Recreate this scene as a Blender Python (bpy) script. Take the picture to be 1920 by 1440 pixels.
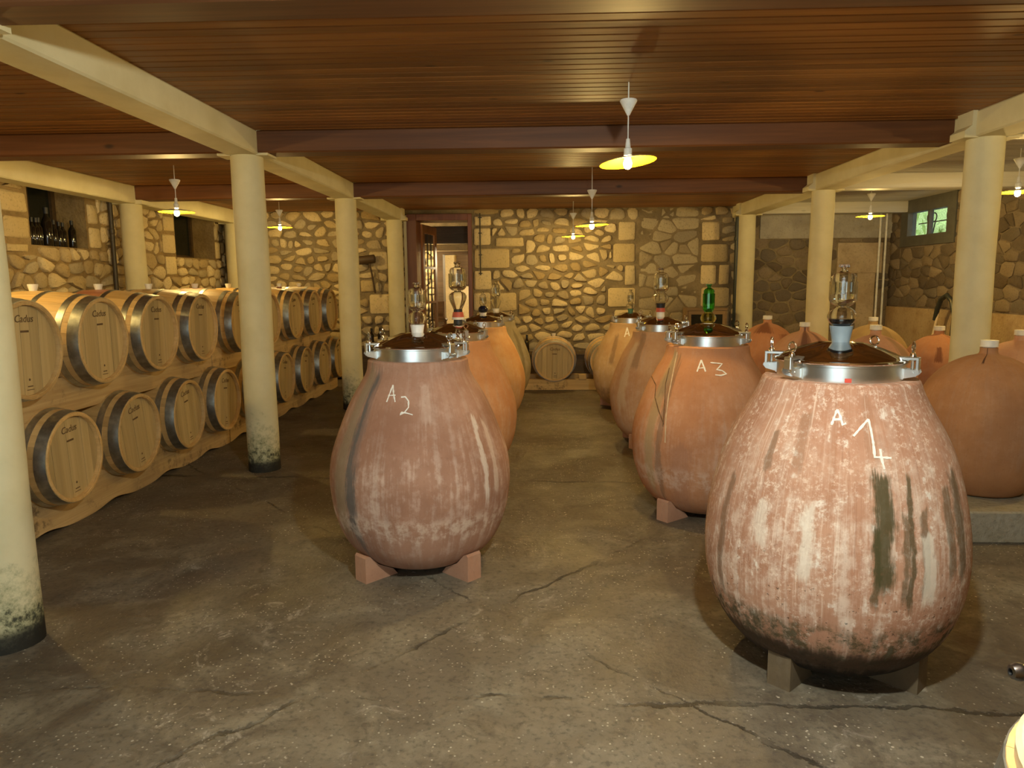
import bpy, bmesh, math, random
import numpy as np
from mathutils import Matrix, Vector
PI = math.pi
random.seed(7)
for o in list(bpy.data.objects):
    bpy.data.objects.remove(o)
S = bpy.context.scene
COL = S.collection

# ------------------------------------------------------------------ camera
F_PX, PITCH, YAW, ROLL, CAM_H = 1362.8, 0.13825, 0.03717, -0.0082, 1.6
_f = Vector((-math.sin(YAW), math.cos(YAW), 0)); _r = Vector((math.cos(YAW), math.sin(YAW), 0)); _u = Vector((0, 0, 1))
CD = _f * math.cos(PITCH) - _u * math.sin(PITCH)
_u2 = _u * math.cos(PITCH) + _f * math.sin(PITCH)
CR = _r * math.cos(ROLL) + _u2 * math.sin(ROLL)
CU = _u2 * math.cos(ROLL) - _r * math.sin(ROLL)
CC = Vector((0, 0, CAM_H))
cam = bpy.data.cameras.new('camera')
cam.sensor_width = 36.0
cam.lens = 36.0 * F_PX / 1920.0
cam.clip_start = 0.05
camo = bpy.data.objects.new('camera', cam)
COL.objects.link(camo)
m = Matrix.Identity(4)
for i in range(3):
    m[i][0] = CR[i]; m[i][1] = CU[i]; m[i][2] = -CD[i]; m[i][3] = CC[i]
camo.matrix_world = m
S.camera = camo

# ------------------------------------------------------------------ world, daylight, exposure
w = bpy.data.worlds.new('daylight'); S.world = w; w.use_nodes = True
bgn = w.node_tree.nodes['Background']
bgn.inputs[0].default_value = (0.80, 0.97, 1.0, 1); bgn.inputs[1].default_value = 2.6
S.view_settings.view_transform = 'Standard'
S.view_settings.look = 'None'
S.view_settings.gamma = 1.0
S.view_settings.use_curve_mapping = False
S.view_settings.exposure = 0.0

WARM = (1.0, 0.69, 0.23)
COOL = (0.96, 1.0, 0.86)
LAMP_W = 50.0
KEY_W = 210.0

# the open cellar door behind the camera lets daylight in (portal guides the sky light)
DOOR_X0, DOOR_X1, REAR_Y = -3.0, 0.2, -2.2
pl = bpy.data.lights.new('cellar_door_daylight', 'AREA'); pl.shape = 'RECTANGLE'
pl.size = DOOR_X1 - DOOR_X0; pl.size_y = 2.4; pl.cycles.is_portal = True
plo = bpy.data.objects.new('cellar_door_daylight', pl); COL.objects.link(plo)
plo.location = ((DOOR_X0 + DOOR_X1) / 2, REAR_Y - 0.1, 1.2); plo.rotation_euler = (PI / 2, 0, PI)

# ------------------------------------------------------------------ helpers
def ray(px, py):
    return CD + CR * ((px - 960) / F_PX) + CU * ((720 - py) / F_PX)
def ony(px, py, Y):
    r = ray(px, py); return CC + r * (Y / r.y)
def onx(px, py, X):
    r = ray(px, py); return CC + r * (X / r.x)
def onz(px, py, Z):
    r = ray(px, py); return CC + r * ((Z - CAM_H) / r.z)

class MB:
    def __init__(s): s.v = []; s.f = []
    def add(s, v, f):
        b = len(s.v); s.v += [tuple(p) for p in v]; s.f += [tuple(i + b for i in q) for q in f]; return s
    def box(s, x0, x1, y0, y1, z0, z1, ch=0.0):
        if ch <= 0:
            v = [(x, y, z) for z in (z0, z1) for y in (y0, y1) for x in (x0, x1)]
            return s.add(v, [(0, 2, 3, 1), (4, 5, 7, 6), (0, 1, 5, 4), (2, 6, 7, 3), (0, 4, 6, 2), (1, 3, 7, 5)])
        bm = bmesh.new()
        bmesh.ops.create_cube(bm, size=1.0)
        for q in bm.verts:
            q.co = Vector(((x0 + x1) / 2 + q.co.x * (x1 - x0), (y0 + y1) / 2 + q.co.y * (y1 - y0), (z0 + z1) / 2 + q.co.z * (z1 - z0)))
        bmesh.ops.bevel(bm, geom=bm.edges[:], offset=ch, segments=1, affect='EDGES')
        bm.verts.index_update()
        s.add([tuple(q.co) for q in bm.verts], [tuple(q.index for q in fc.verts) for fc in bm.faces])
        bm.free(); return s
    def lathe(s, prof, n=32, axis='z', c=(0, 0, 0), mod=None, a0=0.0, a1=2 * PI):
        full = abs(a1 - a0 - 2 * PI) < 1e-6
        m_ = n if full else n + 1
        b = len(s.v)
        for (r, h) in prof:
            for k in range(m_):
                a = a0 + (a1 - a0) * k / n
                rr = r if mod is None else mod(r, h, a)
                x, y, z = rr * math.cos(a), rr * math.sin(a), h
                if axis == 'x': x, y, z = h, x, y
                elif axis == 'y': x, y, z = x, h, y
                s.v.append((x + c[0], y + c[1], z + c[2]))
        for i in range(len(prof) - 1):
            for k in range(n):
                k2 = (k + 1) % m_
                s.f.append((b + i * m_ + k, b + i * m_ + k2, b + (i + 1) * m_ + k2, b + (i + 1) * m_ + k))
        return s
    def tube(s, pts, r, n=8, closed=False, cap=True):
        pts = [Vector(p) for p in pts]; N = len(pts); b = len(s.v)
        rs = r if isinstance(r, (list, tuple)) else [r] * N
        prev = None
        for i, p in enumerate(pts):
            a = pts[(i + 1) % N] if (closed or i < N - 1) else p
            c = pts[(i - 1) % N] if (closed or i > 0) else p
            t = (a - c).normalized()
            if prev is None:
                up = Vector((0, 0, 1)) if abs(t.z) < 0.9 else Vector((1, 0, 0))
                e1 = t.cross(up).normalized()
            else:
                e1 = (prev - t * prev.dot(t)).normalized()
            prev = e1; e2 = t.cross(e1)
            for k in range(n):
                q = 2 * PI * k / n
                s.v.append(tuple(p + (e1 * math.cos(q) + e2 * math.sin(q)) * rs[i]))
        M_ = N if closed else N - 1
        for i in range(M_):
            j = (i + 1) % N
            for k in range(n):
                k2 = (k + 1) % n
                s.f.append((b + i * n + k, b + i * n + k2, b + j * n + k2, b + j * n + k))
        if cap and not closed:
            s.f.append(tuple(b + k for k in range(n))[::-1])
            s.f.append(tuple(b + (N - 1) * n + k for k in range(n)))
        return s
    def torus(s, c, R, r, nrm=(0, 1, 0), n=18, k=7):
        nn = Vector(nrm).normalized(); e1 = nn.orthogonal().normalized(); e2 = nn.cross(e1); c = Vector(c)
        return s.tube([c + (e1 * math.cos(2 * PI * i / n) + e2 * math.sin(2 * PI * i / n)) * R for i in range(n)], r, k, closed=True)
    def prism(s, poly, fn0, fn1):
        n = len(poly); v = [fn0(p) for p in poly] + [fn1(p) for p in poly]
        f = [tuple(range(n))[::-1], tuple(range(n, 2 * n))] + [(i, (i + 1) % n, n + (i + 1) % n, n + i) for i in range(n)]
        return s.add(v, f)
    def mesh(s, name, mat, smooth=True, ang=35):
        me = bpy.data.meshes.new(name); me.from_pydata(s.v, [], s.f); me.validate()
        bm = bmesh.new(); bm.from_mesh(me); bmesh.ops.recalc_face_normals(bm, faces=bm.faces[:]); bm.to_mesh(me); bm.free()
        if mat: me.materials.append(mat)
        if smooth:
            me.shade_smooth(); me.set_sharp_from_angle(angle=math.radians(ang))
        return me
    def build(s, name, mat, parent=None, smooth=True, ang=35):
        return link(name, s.mesh(name, mat, smooth, ang), parent)

def link(name, me, parent=None, loc=None, rot=None, sc=None):
    o = bpy.data.objects.new(name, me); COL.objects.link(o)
    if parent: o.parent = parent
    if loc: o.location = loc
    if rot: o.rotation_euler = rot
    if sc: o.scale = sc
    return o
def tag(o, label, cat, group=None):
    o['label'] = label; o['category'] = cat
    if group: o['group'] = group
    return o
def thing(name, label, cat, loc=(0, 0, 0), rz=0.0, group=None):
    o = link(name, None); o.location = loc; o.rotation_euler = (0, 0, rz); o.empty_display_size = 0.1
    return tag(o, label, cat, group)
def struct(name, mb, mat, smooth=False):
    o = mb.build(name, mat, None, smooth); o['kind'] = 'structure'; return o
def copy_tree(o, parent=None):
    c = o.copy(); COL.objects.link(c); c.parent = parent
    for ch in o.children: copy_tree(ch, c)
    return c

# ------------------------------------------------------------------ node helpers and materials
class NT:
    def __init__(s, name):
        s.m = bpy.data.materials.new(name); s.m.use_nodes = True; s.t = s.m.node_tree; s.t.nodes.clear()
        s.out = s.n('ShaderNodeOutputMaterial'); s.b = s.n('ShaderNodeBsdfPrincipled'); s.l(s.b.outputs[0], s.out.inputs[0])
    def n(s, t, **kw):
        o = s.t.nodes.new(t)
        for k, v in kw.items(): setattr(o, k, v)
        return o
    def l(s, a, b): s.t.links.new(a, b)
    def put(s, sock, v):
        if hasattr(v, 'is_linked') or isinstance(v, bpy.types.NodeSocket): s.l(v, sock)
        elif v is not None:
            if sock.type == 'RGBA' and len(v) == 3: v = (*v, 1)
            sock.default_value = v
    def math(s, op, a, b=None, c=None, clamp=False):
        o = s.n('ShaderNodeMath', operation=op, use_clamp=clamp)
        for i, v in enumerate((a, b, c)):
            if v is not None: s.put(o.inputs[i], v)
        return o.outputs[0]
    def coord(s, which='Object'):
        return s.n('ShaderNodeTexCoord').outputs[which]
    def xyz(s, v):
        o = s.n('ShaderNodeSeparateXYZ'); s.l(v, o.inputs[0]); return o.outputs
    def comb(s, x, y, z):
        o = s.n('ShaderNodeCombineXYZ')
        for i, v in enumerate((x, y, z)): s.put(o.inputs[i], v)
        return o.outputs[0]
    def scale(s, v, sc):
        o = s.n('ShaderNodeMapping'); s.l(v, o.inputs[0]); o.inputs['Scale'].default_value = sc; return o.outputs[0]
    def noise(s, v, sc=5, det=4, rough=0.6, dist=0.0):
        o = s.n('ShaderNodeTexNoise'); s.put(o.inputs['Vector'], v)
        o.inputs['Scale'].default_value = sc; o.inputs['Detail'].default_value = det; o.inputs['Roughness'].default_value = rough; o.inputs['Distortion'].default_value = dist
        return o.outputs[0]
    def voro(s, v, sc=5, feat='F1', out=0, rnd=1.0):
        o = s.n('ShaderNodeTexVoronoi', feature=feat); s.put(o.inputs['Vector'], v); o.inputs['Scale'].default_value = sc
        o.inputs['Randomness'].default_value = rnd
        return o.outputs[out]
    def rng(s, v, a, b, c=0.0, d=1.0, smooth=True):
        o = s.n('ShaderNodeMapRange', interpolation_type='SMOOTHSTEP' if smooth else 'LINEAR'); s.put(o.inputs[0], v)
        for i, q in enumerate((a, b, c, d)): s.put(o.inputs[1 + i], q)
        return o.outputs[0]
    def mix(s, f, a, b, mode='MIX'):
        o = s.n('ShaderNodeMix', data_type='RGBA', blend_type=mode); s.put(o.inputs[0], f); s.put(o.inputs[6], a); s.put(o.inputs[7], b)
        return o.outputs[2]
    def bump(s, h, st=0.3, d=0.01):
        o = s.n('ShaderNodeBump'); o.inputs['Strength'].default_value = st; o.inputs['Distance'].default_value = d; s.put(o.inputs['Height'], h)
        s.l(o.outputs[0], s.b.inputs['Normal'])
    def fin(s, col=None, rough=0.6, metal=0.0, spec=None, **kw):
        s.put(s.b.inputs['Base Color'], col); s.put(s.b.inputs['Roughness'], rough); s.put(s.b.inputs['Metallic'], metal)
        if spec is not None: s.put(s.b.inputs['Specular IOR Level'], spec)
        for k, v in kw.items(): s.put(s.b.inputs[k.replace('_', ' ')], v)
        return s.m

def plain(name, col, rough=0.6, metal=0.0, var=0.12, sc=9.0, bump=0.0, spec=None):
    t = NT(name); v = t.coord(); k = t.noise(v, sc, 5)
    c = t.mix(t.rng(k, 0.3, 0.7), [q * (1 - var) for q in col], [min(1, q * (1 + var)) for q in col])
    if bump: t.bump(k, bump, 0.01)
    return t.fin(c, rough, metal, spec)

def wood(name, dark, light, axis='x', sc=1.0, rough=0.6, knots=0.0, bump=0.15, rnd=0.25, spec=None):
    """grain runs along the given axis"""
    t = NT(name); v = t.coord()
    oi = t.n('ShaderNodeObjectInfo').outputs['Random']
    off = t.n('ShaderNodeVectorMath', operation='ADD'); t.l(v, off.inputs[0])
    t.l(t.comb(t.math('MULTIPLY', oi, 37.0), t.math('MULTIPLY', oi, 11.0), t.math('MULTIPLY', oi, 23.0)), off.inputs[1]); v = off.outputs[0]
    s_ = {'x': (1.2, 30, 30), 'y': (30, 1.2, 30), 'z': (30, 30, 1.2)}[axis]
    g = t.noise(t.scale(v, tuple(q * sc for q in s_)), 1.0, 6, 0.65, 0.4)
    g2 = t.noise(t.scale(v, tuple(q * sc * 0.12 for q in s_)), 1.0, 3)
    k = t.math('ADD', t.math('MULTIPLY', g, 0.6), t.math('MULTIPLY', g2, 0.4))
    c = t.mix(t.rng(k, 0.32, 0.68), dark, light)
    c = t.mix(t.math('MULTIPLY', t.math('SUBTRACT', oi, 0.5), rnd), c, (1, 1, 1), 'MIX') if False else c
    br = t.math('ADD', 1.0 - rnd / 2, t.math('MULTIPLY', oi, rnd))
    o = t.n('ShaderNodeVectorMath', operation='SCALE'); t.l(c, o.inputs[0]); t.l(br, o.inputs['Scale']); c = o.outputs[0]
    if knots:
        ks = {'x': (0.45, 1, 1), 'y': (1, 0.45, 1), 'z': (1, 1, 0.45)}[axis]
        kn = t.voro(t.scale(v, ks), 4.5 * sc)
        c = t.mix(t.math('MULTIPLY', t.rng(kn, 0.09, 0.03), knots), c, [q * 0.3 for q in dark])
    t.bump(g, bump, 0.004)
    return t.fin(c, rough, 0, spec)

def rail_mat(name, axis):
    m_ = wood(name, (0.44, 0.28, 0.115), (0.66, 0.46, 0.22), axis, 0.8, 0.75, 0.8, 0.3, 0.1)
    t = NT.__new__(NT); t.m = m_; t.t = m_.node_tree; t.b = [n for n in t.t.nodes if n.type == 'BSDF_PRINCIPLED'][0]
    src = t.b.inputs['Base Color'].links[0].from_socket; p = t.n('ShaderNodeNewGeometry').outputs['Position']
    k = t.math('MULTIPLY', t.rng(t.noise(p, 9, 6, 0.75), 0.50, 0.66), t.rng(t.noise(p, 1.6, 3), 0.44, 0.60))
    c = t.mix(t.math('MULTIPLY', k, 0.8), src, (0.085, 0.055, 0.028)); t.l(c, t.b.inputs['Base Color']); return m_

def stone_mat(name, dark, light, grey, sc=1.0):
    t = NT(name); v = t.coord('Generated'); g = t.n('ShaderNodeNewGeometry')
    p = g.outputs['Position']
    rn = t.math('FRACT', t.math('ADD', t.math('MULTIPLY', g.outputs['Random Per Island'], 7.31), t.n('ShaderNodeObjectInfo').outputs['Random']))
    n1 = t.noise(p, 6 * sc, 5); n2 = t.noise(p, 45 * sc, 4)
    c = t.mix(t.rng(t.math('ADD', t.math('MULTIPLY', rn, 0.8), t.math('MULTIPLY', n1, 0.4)), 0.15, 1.0), dark, light)
    c = t.mix(t.rng(t.math('FRACT', t.math('MULTIPLY', rn, 5.7)), 0.62, 0.95, 0.0, 0.75), c, grey)
    c = t.mix(t.rng(n2, 0.52, 0.72, 0.0, 0.55), c, [q * 0.55 for q in dark])
    t.bump(t.math('ADD', t.math('MULTIPLY', n1, 0.6), n2), 0.55, 0.02)
    return t.fin(c, 0.9, 0, 0.2)

def mortar_mat(name, a, b):
    t = NT(name); p = t.n('ShaderNodeNewGeometry').outputs['Position']
    n1 = t.noise(p, 3, 5); n2 = t.noise(p, 30, 5)
    c = t.mix(t.rng(n1, 0.35, 0.65), a, b); c = t.mix(t.rng(n2, 0.5, 0.75, 0, 0.5), c, [q * 0.6 for q in a])
    t.bump(t.math('ADD', n1, n2), 0.5, 0.03)
    return t.fin(c, 0.95, 0, 0.15)

def terracotta(name, c1, c2, pale=0.4, low_dark=0.0, streaks=(), bands=(), seed=0.0, scale=1.0, pale_col=(0.80, 0.66, 0.56)):
    """clay with lime bloom, water runs and moss; th = angle from the clay's own front (-y), z = height"""
    t = NT(name); v = t.coord(); X, Y, Z = t.xyz(v)
    th = t.math('ARCTAN2', X, t.math('MULTIPLY', Y, -1.0))
    big = t.noise(t.comb(t.math('MULTIPLY', X, 1.0), Y, t.math('ADD', Z, seed)), 3.0, 4)
    run = t.noise(t.comb(t.math('MULTIPLY', th, 9.0), t.math('ADD', t.math('MULTIPLY', Z, 1.1), seed), seed), 1.6, 6, 0.65)
    fine = t.noise(v, 60, 4); mid = t.noise(v, 17, 6, 0.7)
    c = t.mix(t.rng(big, 0.32, 0.68), c1, c2)
    c = t.mix(t.rng(run, 0.50, 0.80, 0, 0.35), c, [q * 0.62 for q in c1])
    lime = t.math('MULTIPLY', t.rng(t.math('ADD', t.math('MULTIPLY', run, 0.55), t.math('MULTIPLY', mid, 0.45)), 0.46, 0.62), t.rng(big, 0.25, 0.7, 0.35, 1.0))
    lime = t.math('MULTIPLY', lime, t.math('MULTIPLY', t.rng(Z, 0.05, 0.40, 0.25, 1.0), t.rng(Z, 0.55, 1.05, 1.0, 0.35)))
    c = t.mix(t.math('MULTIPLY', lime, pale), c, pale_col)
    if pale > 0.6:
        f45 = t.noise(v, 46, 6, 0.8); hair = t.noise(t.comb(t.math('MULTIPLY', th, 42.0), t.math('MULTIPLY', Z, 2.2), seed), 1.0, 5, 0.7)
        bl = t.math('MULTIPLY', t.rng(f45, 0.50, 0.62), t.rng(t.noise(t.comb(t.math('MULTIPLY', th, 3.0), t.math('MULTIPLY', Z, 2.5), seed + 3.0), 1.6, 4), 0.36, 0.58))
        c = t.mix(t.math('MULTIPLY', bl, 0.70), c, (0.80, 0.66, 0.55))
        c = t.mix(t.rng(hair, 0.56, 0.72, 0, 0.45), c, (0.27, 0.12, 0.07))
        c = t.mix(t.math('MULTIPLY', t.rng(hair, 0.44, 0.32, 0, 0.55), t.rng(Z, 0.25, 0.55)), c, (0.78, 0.64, 0.53))
        fl_ = t.math('MULTIPLY', t.rng(t.noise(v, 70, 3, 0.6), 0.64, 0.70), t.rng(Z, 0.75, 0.40))
        c = t.mix(t.math('MULTIPLY', fl_, 0.85), c, (0.08, 0.05, 0.03))
        sp = t.math('MULTIPLY', t.rng(mid, 0.55, 0.66), t.rng(t.noise(t.comb(t.math('MULTIPLY', th, 4.0), Z, seed), 3, 3), 0.45, 0.62))
        c = t.mix(t.math('MULTIPLY', sp, 0.75), c, (0.84, 0.78, 0.70))
    wob = t.math('MULTIPLY', t.math('SUBTRACT', t.noise(t.comb(t.math('MULTIPLY', th, 2.0), t.math('MULTIPLY', Z, 5.0), seed), 2.0, 3), 0.5), 0.10)
    edge = t.noise(t.comb(t.math('MULTIPLY', th, 34.0), t.math('MULTIPLY', Z, 7.0), seed), 1.0, 5, 0.75) if streaks else None
    for (t0, hw, z0, z1, col, st, soft) in streaks:
        d = t.math('ABSOLUTE', t.math('ADD', t.math('SUBTRACT', th, t0), wob))
        mk = t.rng(t.math('ADD', d, t.math('MULTIPLY', t.math('SUBTRACT', edge, 0.5), hw * 1.9)), hw * soft, hw, 1.0, 0.0)
        zz = t.math('ADD', Z, t.math('MULTIPLY', t.math('SUBTRACT', run, 0.5), 0.5 * (z1 - z0)))
        mk = t.math('MULTIPLY', mk, t.math('MULTIPLY', t.rng(zz, z0, z0 + 0.15 * (z1 - z0)), t.rng(zz, z1 - 0.06 * (z1 - z0), z1, 1.0, 0.0)))
        c = t.mix(t.math('MULTIPLY', mk, st), c, col)
    for (z0, z1, col, st, *lo) in bands:
        zz = t.math('ADD', Z, t.math('MULTIPLY', t.math('SUBTRACT', t.math('ADD', t.math('MULTIPLY', mid, 0.6), t.math('MULTIPLY', run, 0.4)), 0.5), 0.22))
        mk = t.math('MULTIPLY', t.rng(zz, z0, z0 + 0.05), t.rng(zz, z1 - 0.05, z1, 1.0, 0.0))
        mk = t.math('MULTIPLY', mk, t.rng(mid, (lo[0] if lo else 0.40), (lo[0] if lo else 0.40) + 0.20))
        c = t.mix(t.math('MULTIPLY', mk, st), c, col)
    c = t.mix(t.rng(fine, 0.55, 0.75, 0, 0.22), c, [q * 0.55 for q in c1])
    t.bump(t.math('ADD', t.math('MULTIPLY', mid, 0.7), t.math('MULTIPLY', fine, 0.3)), 0.22, 0.006)
    return t.fin(c, 0.82, 0, 0.25)

def glassy(name, col=(1, 1, 1), rough=0.0, ior=1.45):
    t = NT(name); return t.fin(col, rough, 0, None, Transmission_Weight=1.0, IOR=ior)
def emit(name, col, st):
    t = NT(name); return t.fin((0, 0, 0), 0.5, 0, None, Emission_Color=col, Emission_Strength=st)

MAT = {}
def floor_material():
    t = NT('worn_concrete'); p = t.n('ShaderNodeNewGeometry').outputs['Position']; X, Y, Z = t.xyz(p)
    big = t.noise(p, 0.55, 5, 0.6, 0.6); mid = t.noise(p, 2.6, 6, 0.65, 0.5); fine = t.noise(p, 38, 5)
    c = t.mix(t.rng(big, 0.32, 0.66), (0.100, 0.076, 0.052), (0.225, 0.195, 0.145))
    c = t.mix(t.rng(mid, 0.44, 0.70, 0, 0.8), c, (0.29, 0.26, 0.195))
    c = t.mix(t.rng(t.noise(p, 5.5, 6, 0.7, 0.8), 0.52, 0.72, 0, 0.7), c, (0.085, 0.066, 0.050))
    c = t.mix(t.rng(fine, 0.48, 0.70, 0, 0.65), c, (0.080, 0.066, 0.052))
    # pale scuffs of lime
    sc = t.math('MULTIPLY', t.rng(t.noise(p, 7.0, 7, 0.75, 1.2), 0.54, 0.66), t.rng(t.noise(p, 1.1, 3), 0.46, 0.62))
    c = t.mix(t.math('MULTIPLY', sc, 0.6), c, (0.46, 0.42, 0.35))
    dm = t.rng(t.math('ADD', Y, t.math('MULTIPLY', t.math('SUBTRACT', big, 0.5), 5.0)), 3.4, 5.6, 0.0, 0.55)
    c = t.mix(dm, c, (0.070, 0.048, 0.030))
    # aggregate chips
    def chips(scl, r0, keep, pat):
        k = t.math('MULTIPLY', t.rng(t.voro(p, scl), r0, r0 * 0.6), t.rng(t.noise(p, pat, 4), 0.40, 0.58))
        return t.math('MULTIPLY', k, t.rng(t.xyz(t.voro(p, scl, out=1))[0], keep, keep + 0.02))
    ch = t.math('MAXIMUM', chips(52, 0.24, 0.60, 2.2), chips(27, 0.19, 0.80, 1.3))
    c = t.mix(t.math('MULTIPLY', ch, 0.75), c, (0.66, 0.61, 0.50))
    # cracks: two wandering lines and one slab joint
    wob = t.math('MULTIPLY', t.math('SUBTRACT', t.noise(p, 2.2, 6, 0.7), 0.5), 0.22)
    def line(a, b, k, wd):
        d = t.math('ABSOLUTE', t.math('ADD', t.math('ADD', t.math('ADD', t.math('MULTIPLY', X, a), t.math('MULTIPLY', Y, b)), k), wob))
        return t.rng(d, wd, wd * 2.4, 1.0, 0.0)
    cr = t.math('MAXIMUM', line(0.02, 1.0, -2.62, 0.006), t.math('MAXIMUM', line(0.75, -0.66, 2.42, 0.006), line(0.05, 1.0, -5.75, 0.010)))
    cr = t.math('MAXIMUM', cr, line(-0.7, -0.71, 2.25, 0.004))
    crm = t.math('MULTIPLY', cr, t.rng(t.noise(p, 1.7, 3), 0.42, 0.58))
    c = t.mix(t.math('MULTIPLY', crm, 0.75), c, (0.022, 0.018, 0.014))
    t.bump(t.math('SUBTRACT', t.math('ADD', t.math('MULTIPLY', mid, 1.6), t.math('ADD', t.math('MULTIPLY', fine, 0.25), t.math('MULTIPLY', ch, 0.15))), crm), 0.5, 0.02)
    r = t.rng(t.noise(p, 1.3, 5), 0.35, 0.65, 0.42, 0.75)
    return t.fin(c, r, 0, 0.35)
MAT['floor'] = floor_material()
MAT['plank'] = wood('pine_plank', (0.20, 0.078, 0.016), (0.34, 0.15, 0.038), 'x', 0.9, 0.5, 0.8, 0.08, 0.45)
MAT['plank_pale'] = wood('painted_plank', (0.50, 0.47, 0.40), (0.62, 0.59, 0.52), 'x', 0.9, 0.6, 0.3, 0.05, 0.15)
MAT['slab'] = plain('ceiling_back', (0.06, 0.035, 0.015), 0.9)
MAT['xbeam'] = wood('varnished_beam', (0.10, 0.034, 0.009), (0.19, 0.070, 0.020), 'x', 0.7, 0.55, 0.9, 0.1, 0.15)
def cream_mat(name, mould):
    t = NT(name); v = t.coord(); X, Y, Z = t.xyz(v); n1 = t.noise(v, 2.5, 5); n2 = t.noise(v, 22, 6, 0.75)
    c = t.mix(t.rng(n1, 0.3, 0.7), (0.64, 0.57, 0.345), (0.73, 0.665, 0.435))
    c = t.mix(t.rng(n2, 0.60, 0.80, 0, 0.3), c, (0.42, 0.38, 0.26))
    if mould:
        zz = t.math('ADD', Z, t.math('MULTIPLY', t.math('SUBTRACT', n2, 0.5), -1.0))
        zz = t.math('ADD', zz, t.math('MULTIPLY', t.math('SUBTRACT', n1, 0.5), 0.5))
        c = t.mix(t.rng(zz, 0.06, 0.42, 0.75, 0.0), c, (0.20, 0.21, 0.10))
        c = t.mix(t.rng(zz, 0.02, 0.20, 0.95, 0.0), c, (0.045, 0.045, 0.03))
        c = t.mix(t.rng(t.math('ADD', Z, t.math('MULTIPLY', n2, 0.06)), 0.09, 0.15, 0.93, 0.0), c, (0.022, 0.020, 0.016))
    t.bump(t.math('ADD', t.math('MULTIPLY', n1, 0.5), t.math('MULTIPLY', n2, 0.25)), 0.2, 0.01)
    return t.fin(c, 0.7, 0, 0.25)
MAT['column'] = cream_mat('painted_column', True)
MAT['cream'] = cream_mat('cream_paint', False)
MAT['stone'] = stone_mat('limestone', (0.42, 0.31, 0.16), (0.74, 0.60, 0.36), (0.40, 0.34, 0.24))
MAT['ashlar'] = stone_mat('cut_limestone', (0.58, 0.45, 0.24), (0.78, 0.63, 0.36), (0.62, 0.50, 0.30), 0.8)
MAT['stone_flat'] = stone_mat('dull_limestone', (0.34, 0.27, 0.17), (0.52, 0.44, 0.29), (0.36, 0.31, 0.22))
MAT['stone_dark'] = stone_mat('sooty_stone', (0.13, 0.098, 0.070), (0.30, 0.23, 0.155), (0.15, 0.125, 0.10), 1.3)
MAT['mortar'] = mortar_mat('grey_mortar', (0.20, 0.155, 0.095), (0.31, 0.245, 0.15))
MAT['mortar_dark'] = mortar_mat('sooty_mortar', (0.15, 0.115, 0.085), (0.27, 0.21, 0.15))
MAT['mortar_left'] = mortar_mat('brown_mortar', (0.24, 0.165, 0.08), (0.36, 0.26, 0.13))
MAT['plaster'] = mortar_mat('old_plaster', (0.46, 0.35, 0.23), (0.58, 0.46, 0.31))
MAT['plaster_grey'] = mortar_mat('grey_plaster', (0.38, 0.34, 0.28), (0.46, 0.42, 0.35))
MAT['dado'] = mortar_mat('ochre_plaster', (0.44, 0.30, 0.16), (0.56, 0.41, 0.24))
MAT['oak'] = wood('oak_stave', (0.52, 0.32, 0.12), (0.70, 0.47, 0.20), 'x', 1.0, 0.5, 0, 0.1, 0.3)
MAT['oak_red'] = wood('wine_stained_stave', (0.36, 0.12, 0.07), (0.52, 0.24, 0.12), 'x', 1.0, 0.5, 0, 0.1, 0.3)
MAT['head'] = wood('oak_head', (0.46, 0.33, 0.145), (0.60, 0.45, 0.22), 'z', 1.0, 0.55, 0, 0.06, 0.28)
MAT['hoop'] = plain('galvanised_hoop', (0.42, 0.43, 0.40), 0.38, 0.95, 0.2, 25)
MAT['print'] = plain('burnt_brand', (0.13, 0.075, 0.03), 0.8)
MAT['bung'] = plain('white_silicone', (0.85, 0.82, 0.74), 0.5)
MAT['rail'] = rail_mat('rough_rail', 'y')
MAT['rail_x'] = rail_mat('rough_cross_rail', 'x')
MAT['alu'] = plain('brushed_aluminium', (0.74, 0.75, 0.73), 0.30, 1.0, 0.06, 14)
MAT['steel'] = plain('polished_steel', (0.66, 0.64, 0.62), 0.07, 1.0, 0.02)
MAT['chrome'] = plain('chrome', (0.85, 0.85, 0.84), 0.10, 1.0, 0.02)
MAT['dark_steel'] = plain('dark_steel', (0.22, 0.22, 0.23), 0.3, 1.0)
MAT['glass'] = glassy('clear_glass', (0.97, 0.98, 0.96))
MAT['glass_green'] = glassy('green_glass', (0.30, 0.82, 0.28))
MAT['glass_yellow'] = glassy('straw_glass', (0.85, 0.86, 0.45))
MAT['glass_black'] = plain('black_glass', (0.012, 0.012, 0.03), 0.05, 0, 0.1)
MAT['water'] = glassy('water', (0.95, 0.97, 0.95), 0, 1.33)
MAT['ink'] = plain('dark_liquid', (0.010, 0.012, 0.025), 0.08)
MAT['rubber_blue'] = plain('grey_blue_rubber', (0.19, 0.245, 0.29), 0.45)
MAT['rubber_white'] = plain('white_rubber', (0.78, 0.74, 0.68), 0.45)
MAT['rubber_black'] = plain('black_rubber', (0.02, 0.02, 0.025), 0.5)
MAT['rubber_red'] = plain('red_rubber', (0.55, 0.10, 0.06), 0.5)
MAT['rubber_green'] = plain('green_rubber', (0.03, 0.10, 0.08), 0.5)
MAT['shade_out'] = plain('enamel_white', (0.82, 0.80, 0.72), 0.3)
MAT['shade_in'] = plain('yellow_enamel', (0.92, 0.58, 0.02), 0.35)
MAT['white_plastic'] = plain('white_plastic', (0.86, 0.85, 0.80), 0.4)
MAT['bulb'] = emit('warm_bulb', (1.0, 0.80, 0.42), 30.0)
MAT['bulb_cool'] = emit('cool_bulb', (0.85, 0.95, 1.0), 45.0)
MAT['door'] = wood('mahogany', (0.12, 0.035, 0.014), (0.22, 0.075, 0.03), 'z', 0.8, 0.4, 0, 0.08, 0.1)
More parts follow.
